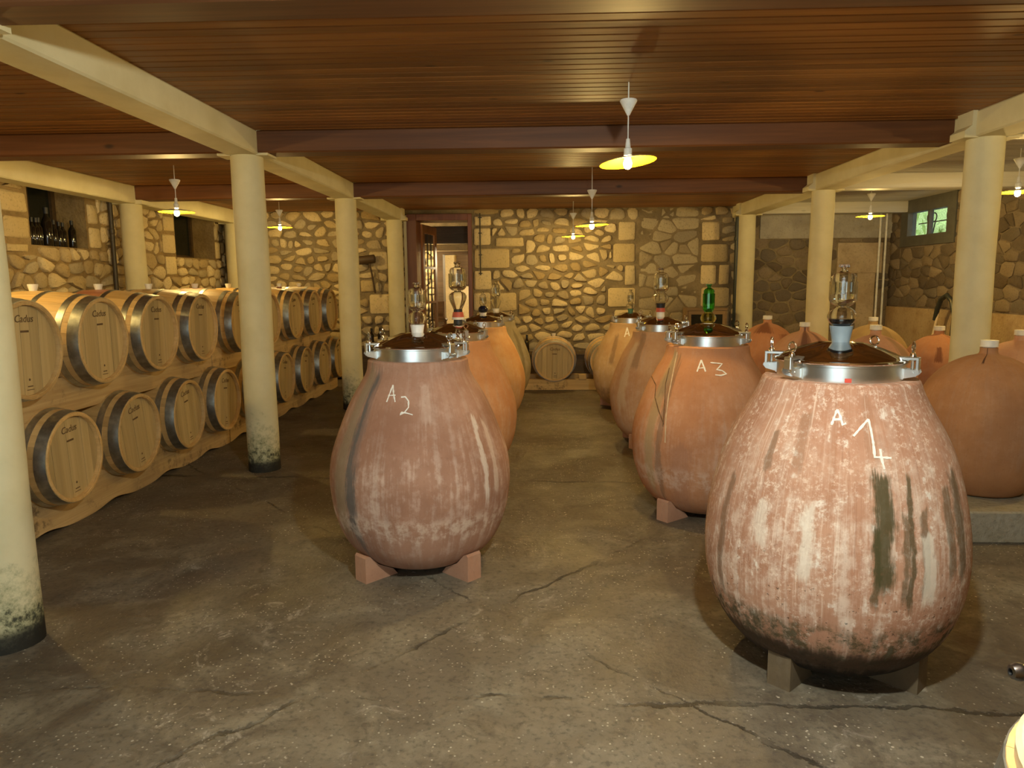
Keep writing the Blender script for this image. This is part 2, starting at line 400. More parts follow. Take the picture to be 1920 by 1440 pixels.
MAT['door_leaf'] = wood('chestnut_leaf', (0.28, 0.12, 0.04), (0.42, 0.20, 0.07), 'z', 0.8, 0.4, 0, 0.08, 0.1)
MAT['dark_wood'] = wood('dark_oak', (0.045, 0.026, 0.012), (0.10, 0.06, 0.03), 'x', 0.8, 0.6, 0, 0.1, 0.1)
MAT['mid_wood'] = wood('brown_oak', (0.20, 0.12, 0.05), (0.32, 0.20, 0.09), 'x', 0.8, 0.6, 0.3, 0.1, 0.1)
MAT['pale_wood'] = wood('pale_ash', (0.62, 0.47, 0.28), (0.78, 0.63, 0.42), 'y', 0.5, 0.5, 0, 0.05, 0.1)
MAT['window_wood'] = plain('slate_blue_frame', (0.10, 0.095, 0.08), 0.6)
MAT['pipe_dark'] = plain('dark_green_pipe', (0.035, 0.045, 0.04), 0.35)
MAT['pipe_iron'] = plain('iron_pipe', (0.05, 0.038, 0.026), 0.5)
MAT['iron'] = plain('wrought_iron', (0.035, 0.028, 0.02), 0.6)
MAT['bottle'] = plain('brown_bottle_glass', (0.016, 0.012, 0.008), 0.04, 0, 0.1)
MAT['pane'] = glassy('window_pane', (0.92, 0.96, 0.94))
MAT['pane_dark'] = plain('dirty_dark_pane', (0.014, 0.017, 0.014), 0.12)
MAT['chalk'] = plain('white_chalk', (0.88, 0.84, 0.76), 0.95, 0, 0.1, 90)
MAT['red_ink'] = plain('red_marker', (0.65, 0.08, 0.05), 0.7)
MAT['concrete'] = mortar_mat('pale_concrete', (0.30, 0.27, 0.20), (0.38, 0.35, 0.28))
MAT['hose'] = plain('black_hose', (0.03, 0.034, 0.032), 0.45)
MAT['wall_cream'] = mortar_mat('cream_wall', (0.66, 0.54, 0.32), (0.74, 0.62, 0.40))
MAT['hedge'] = plain('hedge_leaf', (0.42, 0.52, 0.20), 0.7, 0, 0.5, 30)
MAT['ground_out'] = plain('gravel', (0.45, 0.42, 0.36), 0.9, 0, 0.2, 30)
MAT['clay_foot'] = terracotta('clay_foot', (0.40, 0.21, 0.13), (0.50, 0.28, 0.18), 0.25)
MAT['clay_foot_dark'] = terracotta('dark_clay_foot', (0.10, 0.075, 0.045), (0.17, 0.125, 0.075), 0.15)  # much darker copy of the foot clay, for the front urn's stand

# ------------------------------------------------------------------ room shell
XW0, XW1, YB, ZC = -5.45, 5.9, 12.6, 2.84
BM_Z = 2.65
TH = 0.45
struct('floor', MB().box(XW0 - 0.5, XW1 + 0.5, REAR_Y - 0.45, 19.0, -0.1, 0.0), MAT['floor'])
ceil = struct('ceiling', MB().box(XW0 - TH, XW1 + TH, REAR_Y - 0.3, YB + TH, ZC + 0.02, ZC + 0.14), MAT['slab'])
DX0, DX1, DZ = -2.24, -1.13, 2.77
wb = MB().box(XW0 - TH, DX0, YB, YB + TH, 0, ZC + 0.02).box(DX1, XW1 + 0.16, YB, YB + TH, 0, ZC + 0.02).box(DX0, DX1, YB, YB + TH, DZ, ZC + 0.02)
wall_back = struct('wall_back', wb, MAT['mortar'])
N1 = (7.76, 8.76, 2.05); N2 = (10.92, 12.25, 2.03)      # niches in the left wall (y0, y1, sill)
wl = MB()
for (a, b, z0) in ((REAR_Y, N1[0], 0), (N1[1], N2[0], 0), (N2[1], YB, 0)): wl.box(XW0 - TH, XW0, a, b, 0, ZC + 0.02)
for (a, b, z) in (N1, N2): wl.box(XW0 - TH, XW0, a, b, 0, z)
wall_left = struct('wall_left', wl, MAT['mortar_left'])
W1 = (10.80, 12.12, 2.22, 2.72); W2 = (7.45, 8.92, 2.20, 2.70)
wr = MB()
for (a, b) in ((REAR_Y, W2[0]), (W2[1], W1[0]), (W1[1], YB)): wr.box(XW1, XW1 + 0.16, a, b, 0, ZC + 0.02)
for (a, b, z0, z1) in (W1, W2): wr.box(XW1, XW1 + 0.16, a, b, 0, z0); wr.box(XW1, XW1 + 0.16, a, b, z1, ZC + 0.02)
wall_right = struct('wall_right', wr, MAT['mortar_dark'])
struct('wall_front', MB().box(XW0 - TH, DOOR_X0, REAR_Y - 0.25, REAR_Y, 0, ZC + 0.02).box(DOOR_X1, XW1 + TH, REAR_Y - 0.25, REAR_Y, 0, ZC + 0.02)
       .box(DOOR_X0, DOOR_X1, REAR_Y - 0.25, REAR_Y, 2.4, ZC + 0.02), MAT['plaster'])

# ceiling boards, bay by bay between the beams
XL, XR = -2.405, 3.383
PB = 0.1
def plank_mesh(x0, x1, mat, nm):
    L = x1 - x0; g = 0.010; h = PB / 2
    prof = [(-h + 0.001, 0.02), (-h + 0.001, g), (-h + g, 0), (h - g, 0), (h - 0.001, g), (h - 0.001, 0.02)]
    return MB().prism(prof, lambda p: (-L / 2, p[0], p[1]), lambda p: (L / 2, p[0], p[1])).mesh(nm, mat, False)
bays = [(XW0, XL, MAT['plank']), (XL, XR, MAT['plank']), (XR, XW1, MAT['plank_pale'])]
for (a, b, mt) in bays:
    me = plank_mesh(a, b, mt, 'ceiling_plank')
    y = 2.75
    while y < YB:
        link('ceiling_plank', me, ceil, ((a + b) / 2, y, ZC)); y += PB
st = MB()
for (a, b, mt) in bays: st.box(a, b, REAR_Y, 2.70, ZC, ZC + 0.02)
st.build('ceiling_board_rest', MAT['plank'], ceil, False)

# ------------------------------------------------------------------ rubble walls, stone by stone
def clip(poly, nx, ny, d):
    out = []
    for i in range(len(poly)):
        p, q = poly[i], poly[(i + 1) % len(poly)]
        a = p[0] * nx + p[1] * ny - d; b = q[0] * nx + q[1] * ny - d
        if a <= 0: out.append(p)
        if (a < 0 < b) or (b < 0 < a):
            s = a / (a - b); out.append((p[0] + (q[0] - p[0]) * s, p[1] + (q[1] - p[1]) * s))
    return out
def parea(P): return 0.5 * sum(P[i][0] * P[(i + 1) % len(P)][1] - P[(i + 1) % len(P)][0] * P[i][1] for i in range(len(P)))
def stone_mesh(P, proud, rng, to3, nm, mat, mb=None, rnd=0.24):
    Q = []
    for i in range(len(P)):
        p, q = P[i], P[(i + 1) % len(P)]
        Q.append((p[0] + (q[0] - p[0]) * rnd, p[1] + (q[1] - p[1]) * rnd)); Q.append((q[0] + (p[0] - q[0]) * rnd, q[1] + (p[1] - q[1]) * rnd))
    n = len(Q); cx = sum(p[0] for p in Q) / n; cy = sum(p[1] for p in Q) / n
    v = []; f = []
    for s, h in ((1.0, -0.02), (0.96, proud * 0.55), (0.80, proud)):
        for p in Q:
            j = rng.uniform(-0.006, 0.006) if h > 0 else 0
            v.append(to3(cx + (p[0] - cx) * s + j, cy + (p[1] - cy) * s + j * 0.7, h + j * 0.6))
    v.append(to3(cx, cy, proud + rng.uniform(-0.003, 0.006)))
    for k in range(2):
        for i in range(n):
            j = (i + 1) % n; f.append((k * n + i, k * n + j, (k + 1) * n + j, (k + 1) * n + i))
    for i in range(n): f.append((2 * n + i, 2 * n + (i + 1) % n, 3 * n))
    if mb is not None: mb.add(v, f); return None
    m_ = MB(); m_.add(v, f); return m_.mesh(nm, mat, True, 50)
def rubble(parent, to3, regions, holes, blocks, su, sv, gap, proud, mat, bmat, seed, seen, limit=285, rnd=0.24, an=1.5):
    rng = random.Random(seed); seeds = []
    for (u0, u1, v0, v1) in regions:
        nv = max(1, round((v1 - v0) / sv)); dv = (v1 - v0) / nv
        for r in range(nv):
            u = u0 + rng.uniform(0.1, 0.9) * su
            while u < u1:
                wd = su * rng.choice((0.45, 0.6, 0.8, 1.0, 1.0, 1.25, 1.5))
                p = (u + rng.uniform(-0.15, 0.15) * su, v0 + (r + 0.5 + rng.uniform(-0.33, 0.33)) * dv)
                if not any(h[0] < p[0] < h[1] and h[2] < p[1] < h[3] for h in holes + blocks): seeds.append((p, (u0, u1, v0, v1)))
                u += wd
    cells = []
    A = np.array([s[0] for s in seeds])
    for i, (p, R) in enumerate(seeds):
        P = [(R[0], R[2]), (R[1], R[2]), (R[1], R[3]), (R[0], R[3])]
        d = ((A - A[i]) ** 2 * np.array([1.0, an * an])).sum(1); idx = np.argsort(d)[1:22]
        g = gap * rng.uniform(0.6, 1.5)
        for j in idx:
            q = A[j]; dx, dy = q[0] - p[0], q[1] - p[1]; L = math.hypot(dx, dy)
            if L < 1e-4: continue
            dy *= an * an; L = math.hypot(dx, dy); dx /= L; dy /= L
            P = clip(P, dx, dy, dx * (p[0] + q[0]) / 2 + dy * (p[1] + q[1]) / 2 - g / 2)
            if len(P) < 3: break
        for h in holes + blocks:
            if len(P) < 3: break
            seps = [(h[0] - p[0], (1, 0, h[0] - g / 2)), (p[0] - h[1], (-1, 0, -h[1] - g / 2)), (h[2] - p[1], (0, 1, h[2] - g / 2)), (p[1] - h[3], (0, -1, -h[3] - g / 2))]
            s_, hp = max(seps, key=lambda q: q[0]); P = clip(P, *hp)
        if len(P) < 3: continue
        a = abs(parea(P))
        if a < 0.002: continue
        cells.append((P, a, p))
    cells.sort(key=lambda c: -(c[1] if seen(*c[2]) else 0))
    rest = MB()
    for k, (P, a, p) in enumerate(cells):
        pr = proud * rng.uniform(0.5, 1.4)
        if k < limit and seen(*p): link('stone', stone_mesh(P, pr, rng, to3, 'stone', mat, None, rnd), parent)
        else: stone_mesh(P, pr, rng, to3, 'stone', mat, rest, rnd)
    if rest.f:
        o = rest.build('stones_out_of_sight', mat, parent, True, 50); o['kind'] = 'stuff'
    for h in blocks:
        g = 0.012
        P = [(h[0] + g, h[2] + g), (h[1] - g, h[2] + g + rng.uniform(0, 0.012)), (h[1] - g - rng.uniform(0, 0.012), h[3] - g), (h[0] + g, h[3] - g)]
        link('cut_stone', stone_mesh(P, 0.03, rng, to3, 'cut_stone', bmat, None, 0.07), parent)

def back3(u, v, h): return (u, YB - h, v)
def bq(px0, py0, px1, py1):
    a = ony(px0, py1, YB); b = ony(px1, py0, YB); return (a.x, b.x, a.z, b.z)
# cut quoins: right of the doorway, round the blocked-up doorway, and a few on the left
qu = [bq(888, 404, 922, 425), bq(888, 426, 921, 462), bq(888, 464, 957, 505), bq(888, 506, 923, 545), bq(888, 547, 921, 584), bq(931, 547, 970, 585), bq(928, 444, 984, 464),
      bq(1158, 414, 1193, 452), bq(1148, 455, 1193, 494), bq(1170, 496, 1193, 536), bq(1138, 538, 1193, 577), bq(1150, 579, 1193, 620), bq(1140, 622, 1193, 662),
      bq(1314, 414, 1352, 453), bq(1312, 456, 1368, 493), bq(1312, 495, 1344, 535), bq(1346, 495, 1369, 535), bq(1312, 537, 1369, 577), bq(1312, 579, 1369, 622),
      bq(692, 470, 728, 508), bq(693, 550, 733, 590), bq(676, 524, 702, 549)]
door_hole = (DX0 - 0.01, DX1 + 0.02, -0.1, 3.2)
blocked = (1.70, 2.72, 0.0, ZC)
plaster_hi = (3.72, 5.9, 2.30, ZC)
plaster_p = [bq(1568, 455, 1655, 512), bq(1600, 512, 1640, 640)]
rubble(wall_back, back3, [(XW0, 1.70, 0.0, ZC), (2.72, 3.55, 0.0, ZC)], [door_hole, blocked], qu, 0.255, 0.150, 0.036, 0.032, MAT['stone'], MAT['ashlar'], 3,
       lambda u, v: v > 0.45 and u > -4.3)
# the blocked-up doorway: flush, tighter, duller masonry set back a little
rubble(wall_back, lambda u, v, h: (u, YB + 0.012 - h * 0.8, v), [(1.71, 2.71, 0.0, ZC)], [], [], 0.30, 0.19, 0.010, 0.022, MAT['stone_flat'], MAT['ashlar'], 5, lambda u, v: v > 0.9, 60, 0.14)
wall_back.data.materials[0] = MAT['mortar']
# right stretch, behind the far jars
rubble(wall_back, back3, [(3.55, XW1, 0.0, ZC)], [plaster_hi] + plaster_p, [], 0.26, 0.18, 0.018, 0.020, MAT['stone_dark'], MAT['ashlar'], 8, lambda u, v: v > 0.9, 120, 0.2)
MB().box(plaster_hi[0], plaster_hi[1], YB - 0.025, YB + 0.01, plaster_hi[2], plaster_hi[3]).build('plaster_patch', MAT['plaster_grey'], wall_back, False)
for h in plaster_p: MB().box(h[0], h[1], YB - 0.018, YB + 0.01, h[2], h[3]).build('plaster_patch', MAT['plaster'], wall_back, False)

def left3(u, v, h): return (XW0 + h, u, v)
def lq(px0, py0, px1, py1):
    a = onx(px0, (py0 + py1) / 2, XW0); b = onx(px1, (py0 + py1) / 2, XW0); t = onx((px0 + px1) / 2, py0, XW0); q = onx((px0 + px1) / 2, py1, XW0)
    return (a.y, b.y, q.z, t.z)
ql = [(7.30, 7.74, 2.36, 2.60), (7.34, 7.74, 2.09, 2.34), (7.36, 7.70, 1.95, 2.06), (8.78, 9.02, 2.05, 2.32), (8.78, 8.98, 2.34, 2.60),
      (10.50, 10.90, 2.06, 2.36), (10.55, 10.90, 2.38, 2.62), (10.55, 10.90, 1.74, 2.04), (12.26, 12.45, 2.03, 2.34)]
rubble(wall_left, left3, [(6.6, YB, 0.0, ZC)], [(N1[0], N1[1], N1[2], 3.2), (N2[0], N2[1], N2[2], 3.2)], ql, 0.27, 0.160, 0.022, 0.032, MAT['stone'], MAT['ashlar'], 11,
       lambda u, v: v > 1.45, 250)
def right3(u, v, h): return (XW1 - h, u, v)
rubble(wall_right, right3, [(4.0, YB, 1.18, ZC)], [(W1[0] - 0.12, W1[1] + 0.12, W1[2] - 0.12, 3.2), (W2[0] - 0.12, W2[1] + 0.12, W2[2] - 0.12, 3.2)], [], 0.28, 0.15, 0.008, 0.018,
       MAT['stone_dark'], MAT['ashlar'], 21, lambda u, v: u > 6.0, 240, 0.13, 1.7)
MB().box(XW1 - 0.03, XW1 + 0.01, REAR_Y, YB - 0.02, 0, 1.16).build('plaster_dado', MAT['dado'], wall_right, False)

# windows
def small_window(nm, wd):
    y0, y1, z0, z1 = wd
    o = link(nm, None); o['kind'] = 'structure'; o.location = (XW1, (y0 + y1) / 2, z0)
    W = (y1 - y0) / 2; H = z1 - z0; x = 0.04
    MB().box(-0.03, 0.10, -W - 0.12, -W + 0.10, -0.10, ZC - z0).box(-0.03, 0.10, W - 0.10, W + 0.12, -0.10, ZC - z0).box(-0.03, 0.10, -W + 0.10, W - 0.10, -0.10, 0.06)\
        .box(-0.03, 0.10, -W + 0.10, W - 0.10, H - 0.08, ZC - z0).build('window_frame', MAT['window_wood'], o, False)
    MB().box(0.0, 0.07, -0.022, 0.022, 0.06, H - 0.08).build('mullion', MAT['window_wood'], o, False)
    for s in (-1, 1):
        a, b = sorted((s * 0.022, s * (W - 0.10)))
        MB().box(0.045, 0.049, a, b, 0.06, H - 0.08).build('pane', MAT['pane'], o, False)
    gr = MB()
    for k in (-1, 1):
        cy = k * W * 0.42
        for s in (-1, 1):
            gr.torus((0.20, cy + s * 0.07, H * 0.66), 0.065, 0.009, (1, 0, 0))
            gr.tube([(0.20, cy + s * 0.12, H * 0.6), (0.20, cy + s * 0.02, 0.0)], 0.009, 6)
    gr.tube([(0.20, -W, H * 0.52), (0.20, W, H * 0.52)], 0.009, 6)
    gr.build('scroll_grille', MAT['iron'], o)
    return o
small_window('window_1', W1); small_window('window_2', W2)
def niche_window(nm, n):
    y0, y1, z0 = n
    o = link(nm, None); o['kind'] = 'structure'; o.location = (XW0 - TH + 0.05, (y0 + y1) / 2, z0)
    W = (y1 - y0) / 2; H = ZC - z0
    MB().box(-0.05, -0.02, -W, W, 0, H).build('shutter', MAT['pane_dark'], o, False)
    MB().box(-0.02, 0.04, -W, -W + 0.07, 0, H).box(-0.02, 0.04, W - 0.07, W, 0, H).box(-0.02, 0.04, -W + 0.07, W - 0.07, 0, 0.06).box(-0.02, 0.04, -0.03, 0.03, 0.06, H)\
        .build('window_frame', MAT['dark_wood'], o, False)
    for s in (-1, 1):
        a, b = sorted((s * 0.03, s * (W - 0.07)))
        MB().box(0.0, 0.008, a, b, 0.06, H).build('pane', MAT['pane_dark'], o, False)
niche_window('window_3', N1); niche_window('window_4', N2)
# outside
tag(MB().box(XW1 + 0.20, 16, 2, 26, 1.70, 1.75).build('gravel_yard', MAT['ground_out'], None, False), 'pale gravel yard outside the small barred window', 'ground')
hb = MB()
rg = random.Random(4)
for k in range(260):
    c = Vector((rg.uniform(9.0, 9.7), rg.uniform(16.5, 24.0), 1.76 + rg.uniform(0.25, 1.7))); a = Vector((rg.gauss(0, 1), rg.gauss(0, 1), rg.gauss(0, 1))).normalized(); b = a.orthogonal().normalized() * 0.12
    hb.add([c + a * 0.22, c + b, c - a * 0.22, c - b], [(0, 1, 2, 3)])
hb.box(9.2, 9.7, 16.5, 24.0, 1.75, 3.2)
tag(hb.build('hedge', MAT['hedge'], None, False), 'green hedge outside beyond the small barred window', 'hedge')

# ------------------------------------------------------------------ columns and beams
CR_ = 0.135
ORD = ['', 'standing against', 'second from', 'third from', 'fourth from']
def column(x, y, top, label, z0=0.0):
    r = CR_; top -= z0
    mod = lambda rr, h, a: rr + 0.0035 * math.sin(3 * a + h * 4) * (1 if rr > 0.01 else 0)
    prof = [(0.001, 0)] + [(r, 0)] + [(r - 0.004 * (k / 8), top * k / 8) for k in range(1, 9)] + [(0.001, top)]
    o = MB().lathe(prof, 28, mod=mod).build('column', MAT['column']); o.location = (x, y, z0)
    return tag(o, label, 'column', 'round columns')
LY = [12.33, 9.235, 6.13, 3.03]; RY = [12.15, 8.99, 5.83, 2.67]
for i, y in enumerate(LY): column(XL, y, BM_Z + 0.01, ['cream round column standing beside the doorway frame', 'cream round column in front of the far end of the barrel rack', 'cream round column with black mouldy foot halfway along the barrel rack', 'pale round column with mossy black foot in front of the nearest barrels'][i])
for i, y in enumerate(RY): column(XR, y, BM_Z + 0.01, ['cream round column beside the dark drainpipes on the end wall', 'cream round column rising behind the neckless jars on the ledge', 'cream round column between the bunged jars on the ledge', 'cream round column in front of the concrete ledge'][i], 0.2 if i in (1, 2) else 0.0)
for i, y in enumerate(LY[:2]): column(-5.15, y, 2.62, ['cream round column in the corner by the dark pipe behind the barrels', 'cream round column between the two wall niches behind the barrels'][i])

def long_beam(x, z0, w, y0, y1, cols, label):
    t = thing('ceiling_beam', label, 'beam', (x, (y0 + y1) / 2, z0), 0, 'painted beams on the columns')
    ym = (y0 + y1) / 2
    MB().box(-w / 2, w / 2, y0 - ym, y1 - ym, 0, ZC - z0, 0.012).build('beam', MAT['cream'], t, False)
    for cy in cols:
        for s in (-1, 1):
            # painted bracket that carries the end of each cross beam
            a = s * (w / 2 - 0.005)
            P = [(a, 0.19), (a + s * 0.035, 0.19), (a + s * 0.035, 0.085), (a + s * 0.085, 0.045), (a + s * 0.085, -0.005), (a - s * 0.02, -0.005)]
            MB().prism(P, lambda p: (p[0], cy - ym - 0.10, p[1]), lambda p: (p[0], cy - ym + 0.10, p[1])).build('bracket', MAT['cream'], t, False)
    return t
long_beam(XL, BM_Z, 0.26, REAR_Y, YB, LY, 'long cream beam resting on the columns beside the barrel rack')
long_beam(XR, BM_Z, 0.26, REAR_Y, YB, RY, 'long cream beam resting on the columns beside the jar ledge')
long_beam(-5.15, 2.62, 0.24, REAR_Y, YB, LY[:2], 'long cream beam close to the wall with bottle niches')
XB = [2.98, 6.13, 9.235]
for i, y in enumerate(XB):
    for k, (a, b) in enumerate(((XW0, XL - 0.12), (XL + 0.12, XR - 0.12), (XR + 0.12, XW1))):
        if k == 0: a = -5.03
        y2 = y if k < 2 else RY[2 - i]
        o = MB().box(-(b - a) / 2, (b - a) / 2, -0.11, 0.11, 0, ZC - BM_Z - 0.012, 0.012).build('cross_beam', MAT['xbeam'] if k < 2 else MAT['plank_pale'], None, False)
        o.location = ((a + b) / 2, y2, BM_Z + 0.012)
        nm = ['nearest cross beam above the front urns', 'middle cross beam', 'cross beam closest to the stone end wall'][i]
        tag(o, ['brown wooden %s, over the barrel rack', 'brown wooden %s, over the urn aisle', 'pale painted %s, over the jar ledge'][k] % ['cross beam farthest from the stone end wall', 'cross beam midway down the cellar', 'cross beam closest to the stone end wall'][i], 'beam', 'cross beams')

# ------------------------------------------------------------------ pendant lamps
def point(parent, loc, col, watt, rad=0.035):
    l = bpy.data.lights.new('bulb_light', 'POINT'); l.color = col; l.energy = watt; l.shadow_soft_size = rad
    o = bpy.data.objects.new('bulb_light', l); COL.objects.link(o); o.parent = parent; o.location = loc; return o
def pendant(x, y, zs, zc, label, tilt=(0, 0), watt=LAMP_W):
    t = thing('pendant_lamp', label, 'lamp', (x, y, zs), 0, 'pendant lamps')
    h = ZC - zs; c = zc - zs
    cn = MB().lathe([(0.001, c), (0.052, c), (0.055, c - 0.008), (0.008, c - 0.095), (0.001, c - 0.098)], 24).build('ceiling_rose', MAT['white_plastic'], t)
    if h - c > 0.01: MB().tube([(0, 0, c - 0.005), (0, 0, h + 0.002)], 0.004, 6).build('hook_chain', MAT['white_plastic'], t)
    MB().tube([(0, 0, c - 0.09), (0, 0, 0.07)], 0.004, 6).build('cord', MAT['white_plastic'], t)
    MB().lathe([(0.001, 0.13), (0.012, 0.13), (0.018, 0.075), (0.026, 0.07), (0.026, 0.028), (0.001, 0.028)], 16).build('socket', MAT['white_plastic'], t)
    R = 0.18
    sh = MB().lathe([(0.022, 0.016), (0.07, 0.012), (0.13, 0.001), (R, -0.012), (R + 0.003, -0.014)], 40).build('lamp_shade', MAT['shade_out'], t)
    si = MB().lathe([(0.022, 0.011), (0.07, 0.007), (0.13, -0.004), (R, -0.016), (R + 0.003, -0.014)], 40).build('shade_lining', MAT['shade_in'], sh)
    sh.rotation_euler = (tilt[0], tilt[1], 0)
    MB().lathe([(0.001, 0.03), (0.013, 0.028), (0.02, 0.005), (0.028, -0.02), (0.024, -0.045), (0.012, -0.056), (0.001, -0.058)], 16).build('bulb', MAT['bulb'], t)
    point(t, (0, 0, -0.075), WARM, watt)
    return t
pendant(0.57, 4.8, 2.368, 2.735, 'yellow-lined pendant lamp with tilted shade over the front of the urn aisle', (-0.055, -0.10))
pendant(0.59, 8.2, 2.235, 2.60, 'yellow-lined pendant lamp midway over the urn aisle', (0, -0.05))
pendant(0.54, 11.5, 2.32, 2.66, 'yellow-lined pendant lamp over the aisle, closest to the rubble end wall', (0, -0.03))
pendant(-3.79, 7.67, 2.378, 2.695, 'yellow-lined pendant lamp hanging over the middle of the barrel rack')
pendant(-3.91, 11.1, 2.475, 2.72, 'yellow-lined pendant lamp over the far end of the barrel rack')
pendant(4.48, 10.2, 2.465, 2.75, 'yellow-lined pendant lamp over the jar ledge near the small window')
pendant(4.64, 7.4, 2.445, 2.75, 'yellow-lined pendant lamp over the jar ledge beside the cream column')
pendant(-3.70, 4.24, 2.40, 2.70, 'yellow-lined pendant lamp over the near end of the barrel rack')
pendant(4.72, 4.60, 2.44, 2.74, 'yellow-lined pendant lamp over the front of the jar ledge')
# cool bare bulb of the same row, just above the picture; it throws the hard shadows behind the front urns
kt = thing('bare_bulb', 'cool white bare bulb hanging over the front of the urn aisle', 'lamp', (0.45, 1.15, 2.50))
MB().lathe([(0.001, 0.34), (0.052, 0.34), (0.055, 0.33), (0.008, 0.25), (0.001, 0.25)], 20).build('ceiling_rose', MAT['white_plastic'], kt)
MB().tube([(0, 0, 0.26), (0, 0, 0.08)], 0.004, 6).build('cord', MAT['white_plastic'], kt)
MB().lathe([(0.001, 0.09), (0.02, 0.09), (0.022, 0.03), (0.001, 0.03)], 14).build('socket', MAT['white_plastic'], kt)
MB().lathe([(0.001, 0.032), (0.014, 0.03), (0.03, 0.0), (0.034, -0.02), (0.026, -0.045), (0.001, -0.056)], 18).build('bulb', MAT['bulb_cool'], kt)
point(kt, (0, 0, -0.09), COOL, KEY_W, 0.05)

# ------------------------------------------------------------------ barrels
BL, BRB, BRH = 0.475, 0.345, 0.292
def brad(u): return BRB - (BRB - BRH) * (abs(u) / BL) ** 1.9
def text_mesh(body, size, mat, nm, shear=0.25):
    cu = bpy.data.curves.new(nm, 'FONT'); cu.body = body; cu.size = size; cu.align_x = 'CENTER'; cu.align_y = 'CENTER'; cu.shear = shear; cu.resolution_u = 3; cu.extrude = 0.0004
    o = bpy.data.objects.new(nm, cu); COL.objects.link(o)
    me = bpy.data.meshes.new_from_object(o.evaluated_get(bpy.context.evaluated_depsgraph_get())); me.name = nm
    bpy.data.objects.remove(o); me.materials.clear(); me.materials.append(mat); return me
LOGO = text_mesh('Cadus', 0.062, MAT['print'], 'brand_script')
NST = 26
def stave_mesh(u0, u1, mat, nm):
    mb = MB(); n = 8; da = PI / NST - 0.0016
    b = []
    for i in range(n + 1):
        u = u0 + (u1 - u0) * i / n; r = brad(u)
        for (a, q) in ((-da, 0), (0, 0), (da, 0), (da, -0.024), (-da, -0.024)):
            rr = r + q; mb.v.append((u, rr * math.sin(a), rr * math.cos(a)))
    for i in range(n):
        for k in range(5):
            mb.f.append((i * 5 + k, i * 5 + (k + 1) % 5, (i + 1) * 5 + (k + 1) % 5, (i + 1) * 5 + k))
    mb.f.append((0, 1, 2, 3, 4)); mb.f.append(tuple(n * 5 + k for k in (4, 3, 2, 1, 0)))
    return mb.mesh(nm, mat, True, 25)
STAVE = stave_mesh(-BL, BL, MAT['oak'], 'stave'); STAIN = None
def hoop_mesh(u0, u1):
    t = 0.0028
    P = [(brad(u0), u0), (brad(u0) + t, u0), (brad((u0 + u1) / 2) + t, (u0 + u1) / 2), (brad(u1) + t, u1), (brad(u1), u1)]
    return MB().lathe(P, 48, 'x').mesh('hoop', MAT['hoop'])
HOOPS = [hoop_mesh(s * a, s * b) for s in (1, -1) for (a, b) in ((0.405, 0.472), (0.322, 0.365), (0.115, 0.15))]
def board_meshes():
    R = 0.270; ws = [0.085, 0.07, 0.082, 0.074, 0.08, 0.078, 0.071]; y = -R; out = []
    for k, wd in enumerate(ws):
        y1 = min(R, y + wd) if k < 6 else R
        P = []
        for i in range(5):
            q = y + 0.0012 + (y1 - y - 0.0024) * i / 4; P.append((q, math.sqrt(max(0, R * R - q * q))))
        P = P + [(a, -b) for a, b in reversed(P)]
        P = [p for i, p in enumerate(P) if i == 0 or math.hypot(p[0] - P[i - 1][0], p[1] - P[i - 1][1]) > 1e-4]
        th = 0.0015 * (k % 2)
        out.append(MB().prism(P, lambda p: (0, p[0], p[1]), lambda p: (0.016 + th, p[0], p[1])).mesh('head_board', MAT['head'], False)); y = y1
    return out
BOARDS = board_meshes()
BACKH = MB().lathe([(0.001, 0), (0.272, 0), (0.272, 0.015), (0.001, 0.015)], 32, 'x').mesh('rear_head', MAT['head'], False)
HEADIN = MB().lathe([(0.001, 0), (0.271, 0)], 32, 'x').mesh('head_lining', MAT['dark_wood'], False)
CHIME = MB().lathe([(BRH - 0.002, BL - 0.001), (BRH - 0.006, BL + 0.003), (BRH - 0.02, BL + 0.003), (BRH - 0.026, BL - 0.01), (BRH - 0.024, BL - 0.03)], 48, 'x').mesh('chime', MAT['oak'])
BUNGM = MB().lathe([(0.001, -0.01), (0.021, -0.01), (0.033, 0.035), (0.033, 0.045), (0.001, 0.045)], 18).mesh('bung', MAT['bung'])
BAR_M = MB().box(0, 0.0012, -0.034, 0.034, -0.006, 0.006).mesh('brand_bar', MAT['print'], False)
DROP_M = MB().lathe([(0.001, 0), (0.008, 0.0006), (0.001, 0.0012)], 10, 'x').mesh('tap_hole', MAT['print'], False)
TINY_M = MB().box(0, 0.001, -0.022, 0.022, -0.003, 0.003).box(0, 0.001, -0.03, 0.03, -0.022, -0.018).mesh('small_print', MAT['print'], False)
STAIN_M = stave_mesh(-0.105, 0.105, MAT['oak_red'], 'stained_stave_belly')
for v_ in STAIN_M.vertices: v_.co.y *= 1.004; v_.co.z *= 1.004
